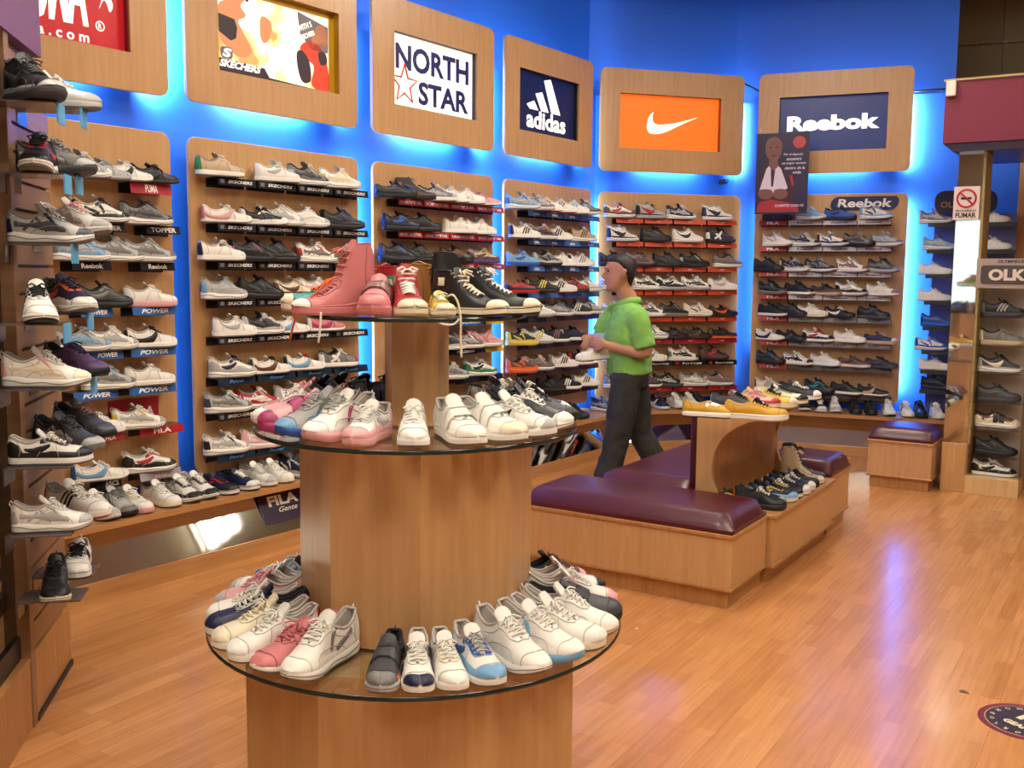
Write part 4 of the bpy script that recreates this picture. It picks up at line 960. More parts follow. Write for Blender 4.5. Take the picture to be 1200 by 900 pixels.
def shelf_mesh(w, depth, dr):
    key = (round(w, 3), depth, dr)
    if key not in SHELF_ME:
        me1 = MB().box(-w / 2, w / 2, -depth, 0, -0.006, 0).box(-w / 2, w / 2, -0.006, 0, -0.05, -0.006).mesh('plate')
        me2 = MB().prism([(-depth, 0.0), (-depth - 0.002, 0.0), (-depth - 0.010, -dr), (-depth - 0.008, -dr)], 'x', -w / 2, w / 2).mesh('label_strip')
        SHELF_ME[key] = (me1, me2)
    return SHELF_ME[key]
def shelf(F, s, z, w, code, where, word=None, ink=None, wf=0.8, hf=0.5, dr=0.042, depth=0.10, shear=0.0, extra=None):
    me1, me2 = shelf_mesh(w, depth, dr)
    o = link_mesh('display_shelf', me1, None, F.w(s, 0, z), (0, 0, F.a)); o.data.materials or o.data.materials.append(PLATE)
    cn = {'K': 'black', 'R': 'red', 'O': 'orange', 'B': 'blue', 'S': 'silver', 'G': 'grey', 'T': 'dark teal', 'C': 'pale blue', 'Y': 'yellow', 'D': 'dark'}[code]
    tag(o, cn + ' fronted shelf, ' + where, 'shelf', 'small wall shelves under shoes')
    st = link_mesh('label_strip', me2, o)
    if not me2.materials: me2.materials.append(None)
    st.material_slots[0].link = 'OBJECT'; st.material_slots[0].material = LBL[code]
    if word: text(word, ink or LINK, st, (0.02 if extra else 0), -depth - 0.0072, -dr / 2, w * wf, dr * hf, offset=0.03, shear=shear, rot=(-math.atan(.008 / dr), 0, 0))
    if extra == 'dot': MB().box(-w * .45, -w * .35, -depth - .0095, -depth - .0045, -dr * .74, -dr * .26).obj('mark', REDS if word == 'lotto' else LBL['G'], st)
    if extra == 'tick': poly_obj('mark', [(-.02, -.02), (.0, -.026), (.03, -.012), (.0, -.0195), (-.016, -.015)], LINK, st, -depth - .0105)
    return o
def panel_rows(k_, rows, head, group, in_off=0.125, scale=1.0):
    """rows: (reference pixel of the shoe line, [(px, code)...], [(px0,px1,labelcode,word,...)...])"""
    F, a, b_ = PAN[k_]; D_ = DESC[k_]
    for ri, (ref, shoes, labels) in enumerate(rows):
        many = len(shoes) > 4 and F is FL
        z = F.hit(ref[0], ref[1], -in_off)[1]
        for i, it in enumerate(shoes):
            px, code = it[0], it[1]; hd = head + (it[2] if len(it) > 2 else 0); sc_ = it[3] if len(it) > 3 else scale; hd = hd - 14 if many else hd; yo = it[4] if len(it) > 4 else in_off
            s_ = F.hit(px, ref[1] - 8, -yo)[0]
            shoe(code, F.w(s_, -yo, z + 0.0008), hd + random.uniform(-5, 5), '%s from left, shelf row %d under the %s' % (ORD[i], ri + 1, D_), group, sc_)
        for j, it in enumerate(labels):
            p0, p1, code, word = it[:4]; kw = it[4] if len(it) > 4 else {}
            s0, s1 = F.hit(p0, ref[1], 0)[0], F.hit(p1, ref[1], 0)[0]
            s0 = max(s0, a + 0.01); s1 = min(s1, b_ - 0.005)
            shelf(F, (s0 + s1) / 2, z, s1 - s0, code, '%s from left in row %d under the %s' % (ORD[j], ri + 1, D_), word, **kw)
SK = dict(wf=.66, hf=.42, shear=.3, extra='dot'); SKW = 'SKECHERS'
def sk4(code='K', word=SKW, kw=SK, xs=(240, 287, 334, 377, 419)): return [(xs[i] + 1, xs[i + 1] - 2, code, word, kw) for i in range(4)]
G1 = 'shoes on the wall shelves under the photo sign'
panel_rows('photo', [
 ((262, 208), [(258, 'cc:twtvw'), (325, 'ck:wwwsw'), (361, 'rm:gwdsw'), (399, 'rm:wwcyw')], sk4()),
 ((268, 262), [(266, 'sv:wwpaw'), (309, 'sr:kwwkk'), (330, 'rm:wwssw'), (360, 'rx:wwwsw'), (402, 'rr:kkknb')], sk4()),
 ((262, 306), [(260, 'cp:wwnbw'), (296, 'rm:kkkmk'), (326, 'rr:kkkdk'), (371, 'rm:wwgrw')], sk4()),
 ((262, 351), [(263, 'rm:swsls'), (306, 'rr:kkkdk'), (345, 'cw:cweet'), (372, 'rm:wspaw')], sk4()),
 ((277, 394), [(275, 'cw:wwwsw'), (308, 'rr:dwskw'), (338, 'sv:wwlkw'), (382, 'sv:awmwa')], sk4()),
 ((272, 442), [(273, 'rk:wwsnk'), (317, 'sv:wwedk'), (357, 'sv:wwlkr'), (397, 'cx:gwwrw')], sk4('T', 'Power', dict(wf=.4, hf=.45, shear=.3, ink=LINKB))),
 ((268, 483), [(268, 'rm:swgdw'), (303, 'rm:rwwsw'), (345, 'rr:wwsbw'), (388, 'rm:kwdsk')], sk4()),
 ((268, 531), [(266, 'rm:wwskw'), (308, 'rr:wwppw'), (352, 'cp:wwbsw'), (390, 'rr:dwkss')], sk4('T', 'Power', dict(wf=.4, hf=.45, shear=.3, ink=LINKB))),
], 44, G1, in_off=.085)
NSK = dict(wf=.84, hf=.5); 
def ns4(c='R', w='NORTH*STAR', kw=NSK, xs=(452, 482, 513, 544, 577)): return [(xs[i] + 1, xs[i + 1], c, w, kw) for i in range(4)]
G2 = 'shoes on the wall shelves under the star sign'
panel_rows('star', [
 ((520, 237), [(464, 'vk:kkkdk'), (487, 'hk:kkekt'), (512, 'cm:gwsgw'), (528, 'cc:wwsuw'), (547, 'cc:wwwuw'), (566, 'sv:pwaap')], ns4()),
 ((520, 273), [(470, 'ck:kknbk'), (496, 'cc:kkkkk'), (539, 'cp:wwcww'), (563, 'cp:wwpww')], ns4()),
 ((520, 308), [(466, 'rm:dkkbk'), (492, 'rr:kkkdk'), (535, 'ck:ekkee'), (566, 'ck:tuuet')], ns4()),
 ((540, 375), [(478, 'cw:wwwbw'), (522, 'cc:wwksw'), (560, 'sv:kdkyy')], [(457, 500, 'B', 'POWER', SK), (520, 553, 'B', 'POWER', SK), (556, 577, 'Y', None)]),
 ((540, 409), [(478, 'cw:wwwbw'), (526, 'rr:dwskk'), (549, 'rm:fwswp'), (571, 'rx:pwapp')], [(457, 500, 'K', 'COLEMAN', SK), (519, 545, 'K', 'COLEMAN', dict(wf=.8, hf=.5)), (556, 577, 'Y', None)]),
 ((540, 443), [(480, 'ck:kwksk'), (530, 'rm:swgsw'), (563, 'rk:wwvkw')], [(457, 500, 'K', None), (520, 577, 'K', None)]),
 ((540, 480), [(480, 'ck:kwksk'), (530, 'rm:kwgsw'), (566, 'rr:swgsw')], [(457, 500, 'K', None), (520, 577, 'K', None)]),
], 34, G2, in_off=.10)
CB = dict(wf=.3, hf=.5)
def ad4(c='C', w=None, kw={}, xs=(606, 627, 648, 669, 691)): return [(xs[i], xs[i + 1] - 1, c, w, kw) for i in range(4)]
G3 = 'shoes on the wall shelves under the three-bar sign'
panel_rows('bars', [
 ((640, 248), [(613, 'rm:lwsbw'), (630, 'rr:swggw'), (640, 'cs:wwrrw'), (657, 'cs:wwfrw'), (672, 'cs:wwlsw'), (686, 'rr:gwdsw')], ad4(w='adidas', kw=CB)),
 ((640, 281), [(615, 'cs:wwknw'), (636, 'rm:fwnrw'), (653, 'cs:wwnbw'), (683, 'rs:tweew')], ad4(w='adidas', kw=CB)),
 ((640, 312), [(613, 'ck:lblbl'), (641, 'rr:gkskv'), (658, 'cs:wwwkw'), (681, 'cs:wwgnw')], ad4(w='adidas', kw=CB)),
 ((640, 343), [(612, 'vk:rrkrk'), (636, 'rs:kkyyk'), (657, 'cs:wwkrw'), (672, 'cs:rkkwr'), (688, 'rr:wwsgw')], ad4()),
 ((640, 371), [(611, 'rm:kkdnk'), (631, 'rs:wskkw'), (655, 'rm:gwsdg'), (677, 'rs:kwwws'), (691, 'rr:swgns')], ad4('D')),
 ((640, 402), [(612, 'rr:nyyyw'), (631, 'rs:wsyvk'), (651, 'rs:kwfwk'), (672, 'cs:nwnwn')], ad4('D')),
 ((640, 433), [(612, 'rr:eooop'), (632, 'rm:fwgpw'), (660, 'cs:wwksw'), (681, 'rs:kwwrw')], ad4('D')),
 ((640, 460), [(618, 'rr:dkkdk'), (646, 'rr:kkkdk'), (664, 'cs:kwwsk'), (686, 'cs:wwksw')], ad4('D')),
], 27, G3, in_off=.11)
NK = dict(extra='tick')
def nk4(c='O', w=None, kw=NK, xs=(716, 749, 783, 822, 858)): return [(xs[i] + 1, xs[i + 1] - 1, c, w, kw) for i in range(4)]
LO = dict(wf=.62, hf=.5, extra='dot', shear=.1)
G4 = 'shoes on the wall shelves under the orange sign'
panel_rows('orange', [
 ((785, 257), [(726, 'rk:wweru'), (763, 'bw:sskrk'), (798, 'rm:nwssw'), (841, 'bw:wwnnw')], nk4()),
 ((785, 284), [(730, 'bw:wwkkw'), (769, 'rr:kkkdk'), (806, 'rw:wwwnw'), (845, 'rx:nkwfk')], nk4()),
 ((785, 313), [(720, 'rr:kkknk'), (751, 'rm:fkdnd'), (783, 'rr:kkkdk'), (814, 'rm:kkksk'), (853, 'rm:gwfgd')], nk4()),
 ((785, 340), [(722, 'rm:wwksw'), (758, 'rm:wwksw'), (787, 'rk:wskkw'), (816, 'rm:wsdsw'), (847, 'cw:wwwsw')], nk4()),
 ((785, 371), [(724, 'rm:wwsgw'), (762, 'rm:wwdkw'), (790, 'rm:dgkgg'), (818, 'rr:wwcgw'), (848, 'sw:kkkoo')], nk4()),
 ((785, 397), [(724, 'rm:wwsgw'), (766, 'rr:wwsgw'), (790, 'sv:kkkek'), (817, 'sv:kkeek'), (847, 'sw:koekr')], nk4('R')),
 ((785, 423), [(724, 'rm:wwsgw'), (764, 'cw:wwwgw'), (801, 'rm:wwkgw'), (837, 'rk:kkerd')], nk4('K', 'lotto', LO)),
 ((785, 453), [(726, 'rm:gwsgw'), (758, 'rr:ewkks'), (783, 'rm:kdsgk'), (814, 'rm:swwss'), (842, 'rm:gwfpg')], nk4('R')),
], 12, G4, in_off=.09, scale=1.03)
RB = dict(wf=.5, hf=.4, ink=LINKD)
def rb(c2='S', w2='Reebok', kw=RB, n=3, x0=892, x1=1046):
    out = [(x0, x0 + 32, 'R', 'FILA', dict(wf=.45, hf=.55))]; st = (x1 - x0 - 34) / n
    for i in range(n): out.append((x0 + 34 + i * st, x0 + 33 + (i + 1) * st, c2, w2, kw))
    return out
G5 = 'shoes on the wall shelves under the blue word sign'
panel_rows('word', [
 ((970, 258), [(911, 'rm:kkkdk'), (950, 'rx:lwssw'), (985, 'ck:bnbnn'), (1027, 'rr:wwlns')], rb()),
 ((970, 289), [(911, 'rr:wwwsw'), (944, 'rm:swknw'), (976, 'rr:wwnbs'), (1007, 'rm:gkdrs'), (1039, 'rr:swgls')], rb()),
 ((970, 319), [(901, 'rm:kkkdk'), (931, 'rr:kwsgs'), (961, 'rr:gwnns'), (999, 'rm:wwffs'), (1036, 'rm:dsggk')], rb()),
 ((970, 346), [(905, 'rm:kgdgk'), (937, 'ck:kwkkk'), (968, 'vk:dtekk'), (998, 'rk:wwksw'), (1034, 'cx:wwwfw')], rb()),
 ((970, 372), [(905, 'ck:kwkkk'), (928, 'rr:kkknk'), (952, 'cp:wcwsw'), (984, 'sw:kkkww'), (1024, 'ck:kdkdk')], rb('G', 'REEF', dict(wf=.4, hf=.6, ink=LINKD, shear=.2))),
 ((970, 401), [(902, 'sv:wwnnw'), (927, 'sv:kkdkk'), (959, 'ck:wwkrr'), (996, 'cp:wwwsw'), (1032, 'vn:ntntt')], rb('G', 'REEF', dict(wf=.4, hf=.6, ink=LINKD, shear=.2))),
 ((970, 429), [(903, 'rm:dkkbk'), (935, 'cm:wwkkw'), (967, 'cp:wwwsw'), (1001, 'vk:ewekg'), (1033, 'vk:kdkdk')], rb('D', None, {})),
 ((970, 461), [(902, 'cs:wwfuw'), (930, 'vn:dwkkt'), (960, 'rk:kkdqk'), (992, 'ck:kwkkk'), (1023, 'sv:kwtst')], rb('D', None, {})),
], -38, G5, in_off=.10, scale=1.0)
PW_ = dict(wf=.62, hf=.55, shear=.3)
G6 = 'shoes on the wall shelves beside the slat wall'
panel_rows('red', [
 ((150, 213), [(98, 'rm:swwsw'), (122, 'sp:ssgss'), (148, 'sv:wwkkw'), (180, 'sv:kkkdk')], [(138, 186, 'R', 'PUMA', dict(wf=.3, hf=.7, dr=.055))]),
 ((150, 263), [(118, 'rr:wwkkk'), (172, 'rm:gwdgd')], [(92, 132, 'K', 'TOPPER', dict(wf=.75, hf=.6)), (157, 196, 'K', 'TOPPER', dict(wf=.75, hf=.6))]),
 ((150, 307), [(95, 'rm:lwsgl'), (136, 'rm:swggs'), (175, 'rm:swggs')], [(70, 116, 'K', 'Reebok', dict(wf=.55, hf=.6)), (150, 190, 'K', 'Reebok', dict(wf=.55, hf=.6))]),
 ((150, 360), [(123, 'rk:dkkgd'), (177, 'cp:wpwpw')], [(80, 118, 'B', 'POWER', PW_), (141, 192, 'B', 'POWER', PW_)]),
 ((150, 409), [(97, 'rm:swlgs'), (131, 'rm:wwssw'), (177, 'cv:wwkkk')], [(92, 130, 'B', 'POWER', PW_), (139, 192, 'B', 'POWER', PW_)]),
 ((150, 454), [(128, 'rm:swgls'), (176, 'cp:wwwtw')], [(72, 124, 'B', 'POWER', PW_), (137, 192, 'B', 'POWER', PW_)]),
 ((150, 504), [(115, 'cp:wwwsw'), (163, 'rm:wwsyw')], [(100, 130, 'R', 'FILA', dict(wf=.4, hf=.6)), (150, 201, 'R', 'FILA', dict(wf=.4, hf=.6))]),
 ((150, 557), [(118, 'sv:wwlbw'), (176, 'rk:wwkrw')], [(105, 128, 'K', 'ASICS', dict(wf=.7, hf=.6)), (150, 198, 'S', 'adidas', dict(wf=.3, hf=.5))]),
], 42, G6, in_off=.085, scale=.98)

def row_on(F, z, items, head, where, group, yl=-.16, scale=1.0):
    for i, it in enumerate(items):
        px, py, code = it[:3]; hd = it[3] if len(it) > 3 else 0
        v = onz(px, py, z); s_ = float((np.array([v.x, v.y]) - F.o) @ F.t)
        shoe(code, F.w(s_, yl, z + .001), head + hd, '%s from left on the %s' % (ORD[i], where), group, scale)
LZ = 0.368
row_on(FL, LZ, [(118, 607, 'rm:wwsvw'), (136, 602, 'rm:skgsg'), (155, 598, 'cp:wpcsw'), (183, 590, 'cp:wcwsw'), (204, 584, 'rr:wwksw'), (224, 580, 'rr:wwksw'), (243, 574, 'vk:kwkrn'), (262, 568, 'vn:nwdww'), (280, 563, 'cc:wwssw'),
 (299, 559, 'cp:wcwqw'), (318, 553, 'rr:nwswd'), (338, 548, 'rm:skdsw')], -34, 'ledge below the photo and red signs', 'shoes on the left wall ledge', -.155)
row_on(FL, LZ, [(645, 487, 'rm:kkdsk'), (667, 478, 'rm:bwsls'), (686, 472, 'rr:swgfs')], -30, 'ledge below the three-bar sign', 'shoes on the ledge under the three-bar panel', -.155)
row_on(FN, LZ, [(758, 474, 'cv:nwwwn'), (776, 473, 'rm:wwwkw'), (793, 473, 'rm:wwwsw'), (808, 474, 'rr:nkdnk'), (838, 474, 'ck:kkkdk'), (862, 474, 'ck:kkkdk')], -68, 'ledge below the orange sign', 'shoes on the corner ledge', -.14)
row_on(FR, LZ, [(944, 478, 'rk:dwksk'), (962, 480, 'vn:kwkww'), (979, 481, 'rr:wwssw'), (1002, 482, 'ck:kkkdk'), (1020, 483, 'ck:kkkdk'), (1041, 484, 'rr:wwwkw'), (1062, 485, 'cs:wwbnw'), (1078, 486, 'rr:kkkdk'), (1097, 487, 'cp:wwwsw')], -100, 'ledge below the blue word sign', 'shoes on the right wall ledge', -.14)

# red sheet hanging on the panel beside the slat wall
(ra, rz1), (rb_, rz0) = FL.hit(126, 470), FL.hit(186, 499)
o = empty('brand_sheet', (*FL.o, 0), FL.a, 'red lettered paper sheet on the maple panel beside the slat wall', 'sign')
MB().box(ra, rb_, -.004, -.001, rz0, rz1).obj('sheet', LBL['R'], o); text('FILA', LINK, o, (ra + rb_) / 2 + .05, -.0046, (rz0 + rz1) / 2, (rb_ - ra) * .5, (rz1 - rz0) * .4, offset=.04)
# oval badge on the right panel
xa, za = FR.hit(972, 231, -.01); xb, zb2 = FR.hit(1055, 245, -.01)
bd = empty('oval_badge', (*FR.o, 0), FR.a, 'navy rounded name badge at the top of the panel under the blue word sign', 'sign')
hb = za - zb2
MB().prism([(p[0] + (p[1] - zb2) * 0.25, p[1]) for p in rr_loop(xa, xb - .03, zb2, za, hb * .45)], 'y', -.014, -.001).obj('plate', mat('badge_navy', srgb(30, 34, 86), 0.35), bd)
text('Reebok', LINK, bd, (xa + xb) / 2, -.0155, (za + zb2) / 2, (xb - xa) * .76, hb * .66, shear=0.1, offset=.03)

# blue sticker board with white letters in front of the left mirror
o = empty('sponsor_board', (*FL.o, 0), FL.a, 'dark purple lettered board leaning on the slanted mirror beside the display stand', 'sign')
s0 = FL.hit(311, 590, -.26)[0]; s1 = FL.hit(362, 590, -.26)[0] + .25
MB().prism([(-.255, .15), (-.172, .325), (-.176, .326), (-.262, .15)], 'x', s0, s1).obj('board', mat('board_purple', srgb(48, 22, 56), 0.3), o)
tt = text('FILA', LINK, o, s0 + .17, -.205, .265, .22, .06, offset=.04); tt.rotation_euler = (R(-25), 0, 0); tt.location.y = -.209
tt = text('Gente', LINK, o, s0 + .19, -.23, .215, .14, .03, shear=.4); tt.rotation_euler = (R(-25), 0, 0); tt.location.y = -.233

# ------------------------------------------------------------------ shelf unit behind the pillar
su = empty('shelf_unit', (*FR.o, 0), FR.a, 'dark shelf unit on the blue wall behind the mirrored pillar', 'shelf unit')
a0, a1 = FR.hit(1083, 350, 0)[0], FR.hit(1186, 350, 0)[0]
MB().box(a0 + .05, a1, .02, BACK, .42, 2.1).obj('back_board', mat('unit_back', srgb(96, 110, 176), 0.4), su)
W5 = [(262, [(1097, 'rm:gwsap'), (1163, 'cp:wwwsw')]), (293, [(1101, 'rm:lwssb'), (1165, 'cp:wwwsw')]), (322, [(1096, 'cp:wwwsl')]), (353, [(1095, 'cp:wwwlw')]), (383, [(1098, 'rm:bbbnb')]), (411, [(1091, 'rr:wwbbl')]), (434, [(1096, 'cp:wwwsw')]), (457, [(1098, 'rm:knknl')])]
for i, (py, sh) in enumerate(W5):
    z = FR.hit(1097, py, -.1)[1]
    MB().box(a0, a1, -.14, .02, z - .008, z).obj('shelf', mat('unit_shelf', srgb(120, 120, 110), 0.15), su)
    MB().box(a0, a1, -.145, -.14, z - .03, z).obj('shelf_front', mat('unit_front', srgb(60, 64, 62), 0.2), su)
    for j, (px, code) in enumerate(sh):
        shoe(code, FR.w(FR.hit(px, py, -.1)[0], -.07, z + .001), -30, 'on unit shelf %d from the top, %s the mirrored pillar' % (i + 1, 'left of' if j == 0 else 'right of'), 'shoes on the shelf unit behind the pillar', .95)
xa, za = FR.hit(1096, 224, -.1); xb, zb2 = FR.hit(1168, 250, -.1)
MB().prism([(p[0], p[1]) for p in rr_loop(xa, xb, zb2, za, .08)], 'y', -.12, -.11).obj('arched_header', mat('header_dark', srgb(22, 26, 52), 0.3), su)
text('OLYMPIKUS', mat('header_gold', srgb(150, 110, 70), 0.5), su, (xa + xb) / 2, -.122, (za + zb2) / 2 - .02, (xb - xa) * .8, .05)

# tower shoes
for i, (z, code) in enumerate(zip(tz, ('sv:wwkkw', 'rr:kkkdk', 'cp:cwtts' , 'vk:ddggd', 'rw:kwstk', 'cs:gdgss', 'cs:kdsgs'))):
    code = {0: 'ck:wwkkw', 1: 'rr:kkkdk', 2: 'kk:ewcck', 3: 'ck:ddddd', 4: 'rw:dwsck', 5: 'cs:gtgct', 6: 'cs:kdsgk'}[i]
    p = FT.w(TWW / 2 + .0, .13, z + .001); shoe(code, p, -32.5 + 4, 'on tower shelf %d counted from its wooden base' % (i + 1), 'shoes in the acrylic tower', 1.06)

# ------------------------------------------------------------------ slat wall shoes
def slat_shoes():
    items = [  # px, py of the sole's middle, code, heading, scale, distance from the wall
     (38, 121, 'bw:kdsdd', -42, 1.12, .12), (68, 128, 'ck:wsssw', 14, 1.0, .12), (47, 204, 'rk:nwkrk', -75, 1.0, .12), (66, 206, 'rm:gdskg', -10, 1.0, .13),
     (60, 286, 'rm:swdns', 8, .95, .13), (88, 276, 'rm:wwswp', -14, 1.0, .13), (46, 378, 'rs:wwkkk', -62, 1.0, .12), (80, 366, 'rk:nwwon', -38, 1.0, .13),
     (55, 453, 'rm:wwcpw', 8, .95, .13), (88, 441, 'rr:ukuun', -25, 1.0, .14), (60, 543, 'ck:wwkkw', 14, .90, .13), (80, 528, 'rm:dgskd', -20, 1.0, .13), (98, 512, 'rs:dkdff', -28, 1.0, .16),
     (62, 621, 'rm:wwssw', 18, .86, .13), (90, 603, 'cs:wwkrw', -25, 1.0, .14), (92, 668, 'vs:wwkkk', -72, 1.0, .14), (66, 697, 'rr:kckkk', -68, .95, .11)]
    rel = ['top left dark', 'top right']
    for i, (px, py, code, hd, sc_, out) in enumerate(items):
        x_, z = FSW.hit(px, py, -out)
        x_ = min(x_, 0.10)
        loc = FSW.w(x_, -out, z)
        shoe(code, loc, hd, '%s down the slat wall at the left edge' % ORD[min(i, 13)] if i < 14 else ('lowest but one on the slat wall' if i == 15 else ('lowest on the slat wall' if i == 16 else 'right end of the slat wall near the ledge')), 'shoes on the slat wall', sc_)
        o = empty('slat_shelf', FSW.w(min(x_, -0.06), -0.0, z - .001), FSW.a, 'clear slat wall bracket shelf under the %s' % shoe_phrase(code), 'shelf', 'clear bracket shelves on the slat wall')
        MB().box(-.07, .07, -.20, -.002, -.005, 0).obj('plate', mat('smoke_acrylic', srgb(96, 84, 84), 0.15), o)
        MB().box(-.06, .06, -.004, 0, -.06, 0.0).obj('bracket', mat('smoke_acrylic', (0, 0, 0)), o)
        if i in (0, 1, 2, 3, 4, 6, 7, 9):
            MB().box(-.055, .04, -.206, -.2015, -.062, .0).obj('price_tag', mat('tag_blue', srgb(96, 176, 220), 0.5), o)
slat_shoes()

# ------------------------------------------------------------------ shoes on the round stand
def disc_shoe(tier, ang, code, turn=0, scale=1.0, inset=0.0, where='', group=''):
    """ang: where the toe points, seen from the middle of the disc (-90 = towards the camera)"""
    z, r_ = TIERS[tier]; rt = r_ + .002 - inset; a = R(ang); h = R(ang + turn)
    ctr = Vector((DX + math.cos(a) * rt, DY + math.sin(a) * rt)) - Vector((math.cos(h), math.sin(h))) * SL * scale * .495
    return shoe(code, (ctr.x, ctr.y, z + .0012), math.degrees(h), where, group, scale)
GB = 'shoes on the lowest glass shelf'; GM = 'shoes on the middle glass shelf'; GT_ = 'shoes on the top glass shelf'
for an, code, turn, sc_, wh in [
 (153, 'cm:slbls', 0, 1.0, 'behind the wooden column on the lowest glass shelf'),
 (166, 'cc:wwssw', 0, 1.0, 'farthest at left on the lowest glass shelf'),
 (178, 'rm:pwspp', 0, .98, 'second from the back at left on the lowest glass shelf'),
 (-171, 'cp:wwcsw', 0, .94, 'half hidden behind the navy one on the lowest glass shelf'),
 (-160.5, 'ck:nwnsw', 0, 1.02, 'with puffy laces at the left rim of the lowest glass shelf'),
 (-149.5, 'cc:cwcrc', 0, .98, 'with red side tabs at the left front of the lowest shelf'),
 (-138.5, 'cc:wwwrw', 0, .96, 'with grey laces next to the pink one on the lowest shelf'),
 (-127.5, 'sv:awaaa', 0, 1.0, 'between two white ones at the front left of the lowest shelf'),
 (-116.5, 'rr:wwwgw', 0, 1.0, 'largest and palest at the front left of the lowest shelf'),
 (-93.5, 'kt:dsgod', 0, .84, 'with orange edged straps at the front of the lowest shelf'),
 (-84.5, 'cm:wwnnw', 0, .84, 'facing forward at the front middle of the lowest shelf'),
 (-76, 'cp:wwcpw', 0, .84, 'plain and narrow at the front of the lowest shelf'),
 (-66.5, 'ck:wwlbs', 0, .90, 'with shiny blue toe at the front of the lowest shelf'),
 (-53.5, 'rp:wwwkw', 0, 1.0, 'with black heel tab at the front right of the lowest shelf'),
 (-41, 'rr:wlwlw', 0, 1.0, 'with blue tongue tab at the right of the lowest shelf'),
 (-29, 'cw:wcwcw', 0, 1.04, 'with side tick mark at the right rim of the lowest shelf'),
 (-17.5, 'rp:wcwcw', 0, 1.0, 'tucked behind another pale one at the right rim'),
 (-6, 'kt:dkdvk', 0, 1.0, 'with one wide strap at the right rim of the lowest shelf'),
 (6, 'rm:wpppw', 0, 1.0, 'with pink toe edge at the right back of the lowest shelf'),
 (18, 'rx:wwtkf', 0, 1.0, 'farthest right at the back of the lowest glass shelf'),
 (31, 'rm:kkpoe', 0, .95, 'just right of the wooden column at the back of the lowest shelf')]:
    disc_shoe(0, an, code, turn, sc_, 0.0, wh, GB)
for an, code, turn, sc_, wh, ins in [
 (-168, 'rr:pwwpw', 0, 0.92, 'at the far left of the middle glass shelf', 0),
 (-153, 'kt:pmmmm', 0, 0.92, 'with magenta straps and sole at the left of the middle shelf', 0.005),
 (-138, 'rm:sblgs', 0, 0.92, 'with shiny blue toe at the left of the middle shelf', 0.01),
 (-122.5, 'rr:wpwms', 0, 0.92, 'with pink wavy sole at the front of the middle shelf', 0.01),
 (-106, 'ck:wppsw', 0, 0.82, 'with pink bands facing forward on the middle shelf', 0.01),
 (-86, 'cp:wwwkw', 0, 0.84, 'with black tongue lettering facing forward on the middle shelf', 0.01),
 (-66.5, 'ct:wwwww', 0, 0.92, 'nearest the front right of the middle glass shelf', 0.0),
 (-50, 'ct:wwcww', 0, 0.92, 'second at the front right of the middle glass shelf', 0.0),
 (-34, 'cw:wwskw', 0, 0.92, 'with small side tick at the right of the middle shelf', 0.0),
 (-18, 'rr:dwwsw', 0, 0.92, 'with pale bars at the right of the middle shelf', 0.0),
 (-2, 'rm:dkksk', 0, 0.92, 'farthest right on the middle glass shelf', 0.0),
 (14, 'rk:kwwrw', 0, 0.92, 'behind the pale barred one on the middle shelf', 0.0),
 (30, 'ck:wwrsk', 0, 0.9, 'with red heel patch at the back of the middle shelf', 0.0),
 (46, 'cp:gcssc', 0, 0.9, 'at the back of the middle shelf right of the wooden column', 0.0),
 (176, 'rm:awsap', 0, 0.92, 'second row at the left back of the middle shelf', 0.0),
 (160, 'rr:nkkbk', 0, 0.92, 'dark one at the left back of the middle glass shelf', 0.0),
 (144, 'rm:dkuud', 0, 0.92, 'at the back left of the middle shelf behind the pink ones', 0.0),
 (128, 'cw:nknek', 0, 0.92, 'on the back edge of the middle shelf left of the column', 0.0),
 (112, 'ck:nkdbn', 0, 0.92, 'at the back of the middle shelf close to the wooden column', 0.0)]:
    disc_shoe(1, an, code, turn, sc_, ins, wh, GM)
def top_shoe(px, Y, code, head, sc_, wh):
    z = TIERS[2][0] + .0012; p = onY(px, 360, Y); return shoe(code, (p.x, p.y, z), head, wh, GT_, sc_)
top_shoe(391, 2.72, 'xn:aaaaa', 218, .86, 'at the left of the top glass shelf')
top_shoe(384, 2.90, 'vn:qcoqo', 190, .92, 'with white sole behind the pink boot on the top shelf')
top_shoe(443, 2.715, 'kt:aaaaf', 268, .90, 'facing forward beside the pink boot on the top shelf')
top_shoe(478, 2.735, 'hn:rcrrw', 281, .92, 'with white laces facing forward on the top shelf')
top_shoe(516, 2.72, 'vn:ycccc', 284, .62, 'smallest, with a dangling lace on the top shelf')
top_shoe(549, 2.745, 'hn:kckkc', 322, .88, 'with cream laces in front on the top shelf')
top_shoe(580, 2.83, 'hn:kckkw', 342, .92, 'at the right end of the top glass shelf')
top_shoe(548, 3.00, 'xk:kkkdk', 20, .78, 'tall with metal eyelets at the back of the top shelf')
top_shoe(496, 2.99, 'hp:iyiiz', 75, 1.0, 'showing its heel at the back of the top shelf')
top_shoe(443, 3.03, 'hk:rwvvr', 130, .95, 'red and green one at the back of the top shelf')
